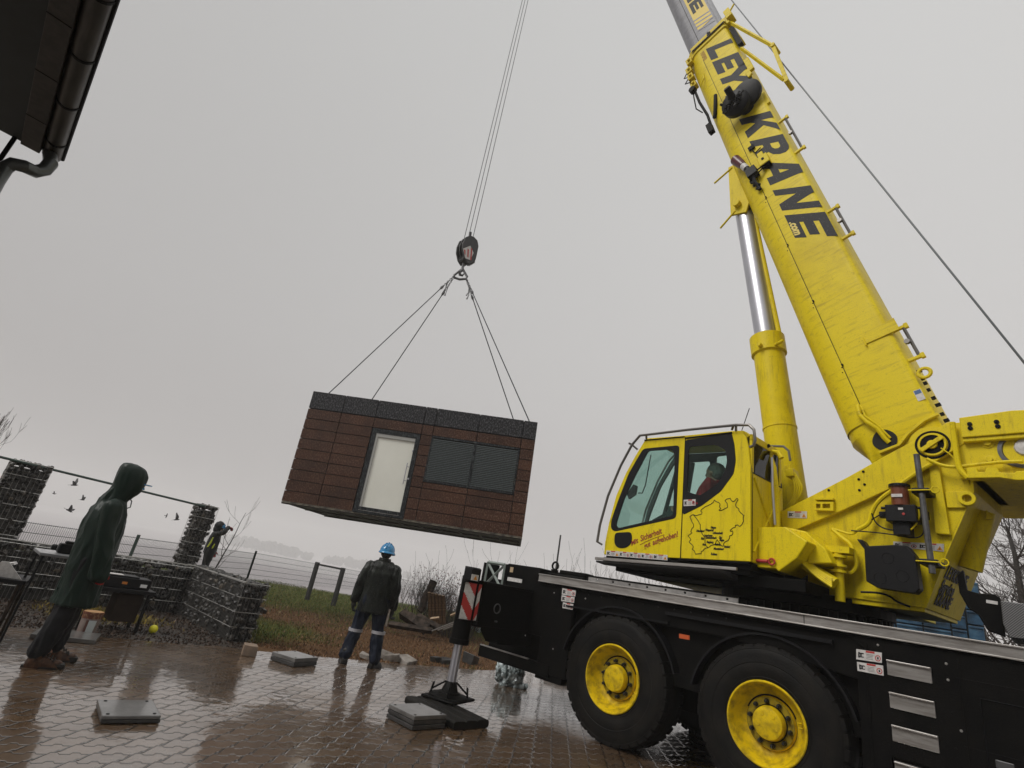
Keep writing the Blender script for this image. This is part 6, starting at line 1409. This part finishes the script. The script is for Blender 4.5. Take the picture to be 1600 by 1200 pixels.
# low table / crate in the centre-left with boxes on top
P = atdist(186,950,9.2)
e = empty('low_bench', (P.x,P.y,0), AZ); zt = atdist(200,918,9.2).z; tag(e, 'low dark bench standing on the soil before the stone wall', 'bench')
b = MB(); b.box((-.5,-.25,zt-.05),(.30,.25,zt)); b.build('bench_top', BLK2, e, bevel=.006)
for (x, y) in ((-.40,-.2),(.24,-.2),(-.40,.2),(.24,.2)): b = MB(); b.box((x-.018,y-.018,0),(x+.018,y+.018,zt-.05)); b.build('leg', BLK2, e)
b = MB(); b.box((-.10,-.16,.12),(.20,.20,zt-.05)); b.build('side_panel', mat('dark_brown_board', (.022,.014,.010), .6, c2=(.035,.024,.017), nscale=6, spec=.15), e, bevel=.006)
e3 = empty('tool_case', (P.x+na.x*.02,P.y+na.y*.02,zt+.002), AZ); tag(e3, 'black tool case with orange latch and white label on the low bench', 'tool case')
b = MB(); b.box((-.35,-.16,0),(.20,.16,.13)); b.box((-.3,-.14,.13),(.05,.14,.15)); b.build('case', BLK2, e3, bevel=.012)
b = MB(); b.box((-.14,-.165,.05),(-.08,-.16,.08)); b.build('latch', mat('orange_latch', (.55,.18,.02), .4), e3)
b = MB(); b.box((.08,-.166,.03),(.16,-.16,.07)); b.build('label', mat('bright_white', (.75,.75,.75), .4), e3)
b = MB(); b.box((-.3,-.12,.15),(-.14,.02,.156)); b.build('papers', WHT, e3)
# cut-off saw bench at the left edge
P = atdist(-14,888,7.9); e = empty('mitre_saw_bench', (P.x,P.y,0), AZ-.2); tag(e, 'work stand with a grey metal tube and white boards at the left edge', 'work stand'); z = P.z
b = MB(); b.box((-.5,-.3,z-.09),(.35,.3,z-.05)); b.build('bench_top', BLK2, e, bevel=.004)
for (x, y) in ((-.45,-.25),(.3,-.25),(-.45,.25),(.3,.25)): b = MB(); b.tube([(x,y,0),(x,y,z-.09)], .014, 6); b.build('leg', WOODD, e)
b = MB(); b.tube([(-.4,.1,z+.18),(.08,-.14,z+.0)], .055, 16); b.tube([(.07,-.135,z+.003),(.10,-.15,z-.008)], .058, 16, m=1); b.build('metal_tube', [mat('grey_green_tube', (.17,.19,.18), .3, .3), BLK2], e, smooth='angle')
b = MB(); b.plate([(.02,z-.04),(.30,z-.05),(.14,z+.10),(.08,z+.10)], -.22, -.20); b.plate([(.0,z+.0),(.18,z+.07),(.16,z+.09),(-.02,z+.03)], -.1, .1); b.build('white_board', WHT, e)
# plastic bag by the crane
P = ground(795,1074,0); b = MB(); ell(b, (0,0,.20), .22,.17,.22); ell(b, (-.1,.02,.30), .10,.10,.10); ell(b, (.12,.0,.30), .11,.10,.09); ell(b, (.16,-.05,.03), .12,.06,.03)
pm = bpy.data.materials.new('plastic_bag_film'); pm.use_nodes = True; t = NT(pm); p = pm.node_tree.nodes['Principled BSDF']; o_ = t.new('ShaderNodeTexCoord').outputs['Object']; nn = t.noise(o_, 7, 5, .6)
t.put(p, 'Base Color', t.ramp(nn, [(.40,(.10,.12,.12)),(.50,(.42,.50,.51)),(.7,(.66,.72,.72))])); p.inputs['Roughness'].default_value = .2; p.inputs['Coat Weight'].default_value = .5
bag = fused('plastic_bag', b, pm, None, .012, 2, .05, .09, 4); bag.location = (P.x, P.y+.1, .01); tag(bag, 'crumpled translucent plastic bag by the crane wheel', 'bag')
# woodpile
def at_g(px, py): return ground(px, py, 0)
def log(p0, p1, r, lab, mt=WOODD, sq=False, name='log', cat='log'):
    a, c = V(p0), V(p1); b = MB(); d = c-a; n = 6; pts = [a*0 + d*(k/n) + V((random.gauss(0,r*.12),random.gauss(0,r*.12),0)) for k in range(n+1)]; b.tube(pts, [r*random.uniform(.9,1.1) for _ in pts], 4 if sq else 9)
    o = b.build(name, mt); o.location = a; tag(o, lab, cat, 'timber in the woodpile'); return o
G = lambda px, py, D: atdist(px, py, D)
DW = 14.2
log(G(656,955,DW), G(677,908,DW+.2), .10, 'thick dark log leaning upright against the woodpile', WOODD)
log(G(608,975,DW-1), G(675,986,DW-1.2), .07, 'long dark beam lying at the front of the woodpile', WOODD, True, 'timber_beam', 'beam')
log(G(628,958,DW-.6), G(668,984,DW-.9), .13, 'wide dark board sloping down at the left of the woodpile', WOODD, True, 'timber_board', 'board')
log(G(652,962,DW-.5), G(690,984,DW-.8), .08, 'dark board sloping to the right in front of the upright planks', WOODD, True, 'timber_board', 'board')
log(G(672,967,DW-1), G(686,965,DW-1), .03, 'short pale stick lying on the woodpile', WOODL, True, 'stick', 'stick')
log(G(704,962,DW-.4), G(716,957,DW-.4), .03, 'short pale offcut right of the upright planks', WOODL, True, 'stick', 'stick')
for k in range(5):
    x = 669+k*5.4; p0, p1 = G(x+4-k*.2,976-k*.2,DW), G(x+2.0,926+k*1.3,DW); a = V(p0); b = MB(); d = V(p1)-a
    for q in range(1): b.tube([V((0,0,0)), d*.5+V((random.gauss(0,.01),0,0)), d], [.052,.05,.05], 6); b.tube([d*.995, d*1.0+V((0,0,.015))], [.05,.042], 6, m=1)
    o = b.build('upright_log', [WOOD, WOODL]); o.location = a; tag(o, ['first','second','third','fourth','fifth'][k]+' from the left of the upright brown logs in the woodpile', 'log', 'upright split logs')
for k in range(3):
    p0, p1 = G(675+k*9,986-k*1,12.6+.1*k), G(712+k*2,971-k*.0+k*2,12.3+.1*k); b = MB(); d = V(p1)-V(p0); b.tube([V((0,0,0)), d], .014, 4); o = b.build('metal_bar', ALU); o.location = p0; tag(o, ['longest','middle','shortest'][k]+' shiny metal bar lying on the ground below the warning sign', 'bar', 'shiny metal bars')
P = at_g(742,1000); b = MB(); ell(b, (0,0,.25), .5,.3,.28); o = fused('plastic_sheet', b, pm, None, .03, 2, .12, .2, 8); o.location = (P.x+.3, P.y+2.6, 0); tag(o, 'grey plastic sheeting heaped behind the outrigger beam', 'plastic sheet')
# boards and gravel strip under the crane
P = ground(870,1076,0); b = MB(); b.box((-.6,-.2,0),(.6,.2,.10)); o = b.build('kerb_stone', CONC, bevel=.01); o.location = (P.x+.4,P.y+1.0,.0); o.rotation_euler = (0,0,AZ+.1); tag(o, 'grey kerb stone seen beyond the front crane tyre', 'kerb stone')
# ================================================================== blue stacked building seen behind the crane
def bluemat():
    m = bpy.data.materials.new('blue_panels'); m.use_nodes = True; t = NT(m); p = m.node_tree.nodes['Principled BSDF']; o = t.new('ShaderNodeTexCoord').outputs['Object']; n = t.noise(o, 3.0, 4, .6)
    t.put(p, 'Base Color', t.ramp(n, [(.35,(.012,.03,.055)),(.5,(.03,.09,.17)),(.62,(.06,.15,.25)),(.75,(.22,.28,.30))])); p.inputs['Roughness'].default_value = .4; return m
BM_ = bluemat(); DW_ = mat('dark_gap', (.03,.04,.05), .5)
P = atdist(1330,975,13.0); P2 = atdist(1540,990,13.0); zt1 = atdist(1400,952,13.0).z; zt2 = atdist(1512,908,13.0).z; zt3 = atdist(1495,918,13.0).z
dv = V((P2.x-P.x, P2.y-P.y, 0)); L = dv.length; xk = (atdist(1484,960,13.0)-P).to_2d().length; xk2 = (atdist(1509,960,13.0)-P).to_2d().length
e = empty('stacked_crates', (P.x,P.y,0), math.atan2(dv.y,dv.x)); tag(e, 'stack of blue plastic crates and wrapped pallets behind the crane frame', 'crate stack')
b = MB(); b2 = MB(); random.seed(3)
for (x0, x1, zt) in ((-.5,xk,zt1),(xk,xk2,zt3),(xk2,L,zt2)):
    n = max(1, int(round((x1-x0)/.42))); m_ = max(1, int(round(zt/.24)))
    for i in range(n):
        for k in range(m_):
            xa, xb = x0+(x1-x0)*i/n, x0+(x1-x0)*(i+1)/n; za, zb_ = zt*k/m_, zt*(k+1)/m_; o = random.uniform(0,.04)
            b.box((xa+.012,o,za+.012),(xb-.012,1.0,zb_-.012)); b.box((xa+.012,o-.02,zb_-.05),(xb-.012,o,zb_-.012))
            b2.box((xa,.08,za),(xb,.98,zb_-.002))
b.build('crates', BM_, e, bevel=.01); b2.build('crate_gaps', DW_, e)
# ================================================================== house at the top left
NV = ax(MC,1)*-1; FV = ax(MC,0)
MH = Matrix.Translation((0,0,0)) @ Matrix.Rotation(AZ+math.pi/2, 4, 'Z')      # x: along the eave, y: to the left
house = empty('house', M=MH); tag(house, 'dark eave of a house with gutter and downpipe in the upper left corner', 'house')
Z = 3.6
def hv(px, py, z=Z): P = ground(px, py, z); return P.dot(FV), -(P.dot(NV))
GUT = mat('dark_gutter', (.040,.036,.030), .35, .3, c2=(.065,.058,.048), nscale=5, stretch=(1,6,6)); SOF = mat('dark_soffit', (.014,.018,.018), .5, c2=(.022,.028,.028), nscale=4); FAS = mat('brown_fascia', (.030,.026,.021), .5, c2=(.05,.042,.034), nscale=20)
xe = 4.62; x0h = -7
b = MB(); n = 14; cy, cz_ = .402, Z+.05; r = .056
prof = [(cy + r*math.cos(R(a)), cz_ - r*math.sin(R(a))) for a in range(0, 181, 15)]
inn = [(cy + (r-.004)*math.cos(R(a)), cz_ - (r-.004)*math.sin(R(a))) for a in range(180, -1, -15)]
b.plate(prof+inn, x0h, xe, axis='x')
gt = b.build('gutter', GUT, house, smooth='angle')
b = MB(); b.tube([(x0h,cy-r-.002,cz_),(xe,cy-r-.002,cz_)], .013, 8); b.build('gutter_bead', BLK, gt)
for k, px in enumerate(range(9)):
    x = xe - .25 - k*.52; b = MB(); q = [(cy + (r+.004)*math.cos(R(a)), cz_ - (r+.004)*math.sin(R(a))) for a in range(10, 181, 17)]; q2 = [(cy + (r)*math.cos(R(a)), cz_ - (r)*math.sin(R(a))) for a in range(180, 9, -17)]; b.plate(q+q2, x, x+.02, axis='x'); b.build('gutter_bracket', BLK, gt)
b = MB(); b.plate([(.346,Z+.05),(.38,Z-.006),(.43,Z-.006),(.458,Z+.05)], xe, xe+.02, axis='x'); b.build('gutter_end', GUT, gt)
b = MB(); b.box((x0h,.456,Z-.005),(xe-.02,.56,Z+.08)); 
b.build('fascia_board', FAS, house, bevel=.004)
b = MB()
for k in range(9): x = xe-.45-k*.52; b.box((x,.457,Z-.007),(x+.006,.56,Z-.0045))
b.build('board_joint', BLK, house)
b = MB(); b.box((x0h,.562,Z+.01),(xe-.03,2.5,Z+.03)); b.build('soffit', SOF, house)
b = MB(); b.plate([(.36,Z+.10),(.50,Z+.16),(7,Z+3.6),(7,Z+3.5),(.50,Z+.08)], x0h, xe+.0, axis='x'); b.build('roof', mat('dark_roof_tiles', (.03,.03,.032), .5, bump=.4, bscale=12), house)
b = MB(); b.box((x0h,2.45,0),(xe-.5,7,Z)); b.build('wall', mat('pale_render', (.30,.29,.28), .7, c2=(.25,.24,.23)), house)
b = MB(); c0 = hv(25,221); b.box((c0[0]-.03,c0[1],0),(c0[0]-.008,c0[1]+.024,Z+.02)); b.build('eave_post', BLK, house)
b = MB(); q = [(xe-.10,cy+.0,cz_-.06)]
for px, py, z in ((79,255,Z-.14),(70,265,Z-.20),(55,268,Z-.25),(38,260,Z-.28),(20,256,Z-.30),(8,262,Z-.34),(-4,280,Z-.44),(-18,305,Z-.6)): x, y = hv(px, py, z); q.append((x, y, z))
b.tube(q, .040, 14); x, y, z = q[-1]; b.tube([(x,y,z),(x,y,0)], .04, 12); dp = b.build('downpipe', mat('zinc_pipe', (.055,.058,.055), .35, .5, c2=(.085,.09,.085), nscale=6), house, smooth='angle')
# ================================================================== BIRDS
BRD = mat('bird_black', (.012,.011,.011), .6)
def bird(px, py, D, size, roll, lab, flap):
    P = atdist(px, py, D); b = MB(); cap(b, (-.16,0,0), .045, (.12,0,0), .05); cap(b, (.13,0,.015), .035, (.19,0,.01), .022); b.tube([(.19,0,.01),(.25,0,.0)], [.015,.003], 5); b.add([(-.14,.03,0),(-.36,.07,0),(-.38,0,.0),(-.36,-.07,0),(-.14,-.03,0),(-.14,0,.03)], [(0,1,2,3,4),(0,5,2),(4,5,2)])
    for s_ in (1,-1):
        f = flap if s_ > 0 else flap*.8; pts = [(.10,.03*s_,.02),(.14,.22*s_,.02+.22*f),(.05,.50*s_,.02+.46*f),(-.03,.46*s_,.02+.42*f),(-.06,.24*s_,.01+.22*f),(-.10,.03*s_,.01)]
        b.add([*pts]+[(x,y,z+.012) for x,y,z in pts], [(0,1,2,3,4,5),(6,7,8,9,10,11)]+[(i,(i+1)%6,6+(i+1)%6,6+i) for i in range(6)])
    o = b.build('bird', BRD); o.scale = (size*.75,)*3; o.location = P; o.rotation_euler = roll; tag(o, lab, 'bird', 'dark birds flying over the field'); return o
bird(116,758,28,.75,(.2,-.2,.4),'dark bird with raised wing, highest and largest of the flock',.9)
bird(84,771.5,34,.42,(.3,.2,1.2),'tiny dark bird farthest left in the flock',.6)
bird(129,781,34,.62,(.1,-.1,.9),'small dark bird nearest the green raincoat',1.0)
bird(108,798,30,.85,(-.3,.3,.3),'dark bird with spread wings, lowest on the left',.7)
bird(276,812,30,.75,(.1,-.3,.6),'dark bird with raised wings just left of the stone pillar',1.1)
bird(260,806,36,.38,(1.2,0,.5),'faint small bird beside the one near the pillar',.1)
# ================================================================== WORLD, SUN, HAZE, RENDER
w = bpy.data.worlds.new('World'); sc.world = w; w.use_nodes = True; nt = NT(w); bg = w.node_tree.nodes['Background']
tc = nt.new('ShaderNodeTexCoord'); sx = nt.new('ShaderNodeSeparateXYZ', i_Vector=tc.outputs['Generated'])
SUN_EL, SUN_AZ = R(45), R(243)                    # azimuth measured from +Y clockwise
sky = nt.new('ShaderNodeTexSky'); sky.sky_type = 'NISHITA'; sky.sun_disc = False; sky.sun_elevation = SUN_EL; sky.sun_rotation = SUN_AZ; sky.dust_density = 5; sky.air_density = 1.5
hs = nt.new('ShaderNodeHueSaturation'); hs.inputs['Saturation'].default_value = .06; nt.l.new(sky.outputs[0], hs.inputs['Color'])
cl = nt.noise(tc.outputs['Generated'], 1.3, 5, .55)
el = sx.outputs[2]
grad = nt.ramp(nt.math('MULTIPLY_ADD', cl, .22, nt.math('ADD', el, -.11)), [(0,(4.2,3.95,3.88)),(.10,(4.8,4.6,4.52)),(.35,(5.45,5.32,5.25)),(.88,(6.1,6.08,6.0)),(1.0,(24,24,23.6))])
back = nt.math('MULTIPLY_ADD', nt.math('MAXIMUM', nt.math('MULTIPLY_ADD', sx.outputs[1], -.7, nt.math('MULTIPLY', sx.outputs[0], -.7)), 0.0), .0, 1.0)
lr = nt.math('MULTIPLY_ADD', sx.outputs[0], .22, 1.0)
gc = nt.mix(1.0, grad, nt.new('ShaderNodeCombineColor').outputs[0], 'MULTIPLY')
cc = gc.node.inputs[7].links[0].from_node
for k in range(3): nt.put(cc, k, nt.math('MULTIPLY', back, lr))
fin = nt.mix(.06, gc, hs.outputs[0]); nt.l.new(fin, bg.inputs[0]); bg.inputs[1].default_value = .1
sl = bpy.data.lights.new('sun', 'SUN'); sl.energy = 1.9; sl.angle = R(25); sl.color = (1, .97, .93); so = bpy.data.objects.new('sun', sl); col.objects.link(so)
dirv = V((math.sin(SUN_AZ)*math.cos(SUN_EL), math.cos(SUN_AZ)*math.cos(SUN_EL), math.sin(SUN_EL))); so.rotation_euler = dirv.to_track_quat('Z', 'Y').to_euler(); so.location = dirv*40
HAZE = True
if HAZE:
    b = MB(); b.box((-700,-30,-14),(700,1150,47)); hm = bpy.data.materials.new('haze'); hm.use_nodes = True; t = NT(hm); t.n.clear(); out = t.new('ShaderNodeOutputMaterial'); pv_ = t.new('ShaderNodeVolumePrincipled')
    pv_.inputs['Color'].default_value = (.93,.92,.91,1); pv_.inputs['Density'].default_value = .0017; t.l.new(pv_.outputs[0], out.inputs['Volume']); hz = b.build('haze', hm); kind(hz, 'stuff', 'grey rain haze over the fields', 'haze')
vs_ = sc.view_settings; vs_.view_transform = 'Standard'; vs_.look = 'None'; vs_.exposure = 0; vs_.gamma = 1
sc.render.engine = 'CYCLES'; cy_ = sc.cycles; cy_.use_denoising = True; cy_.max_bounces = 8; cy_.diffuse_bounces = 2; cy_.glossy_bounces = 3; cy_.transparent_max_bounces = 16; cy_.volume_bounces = 1; cy_.transmission_bounces = 4; cy_.use_adaptive_sampling = True
bpy.context.view_layer.update()
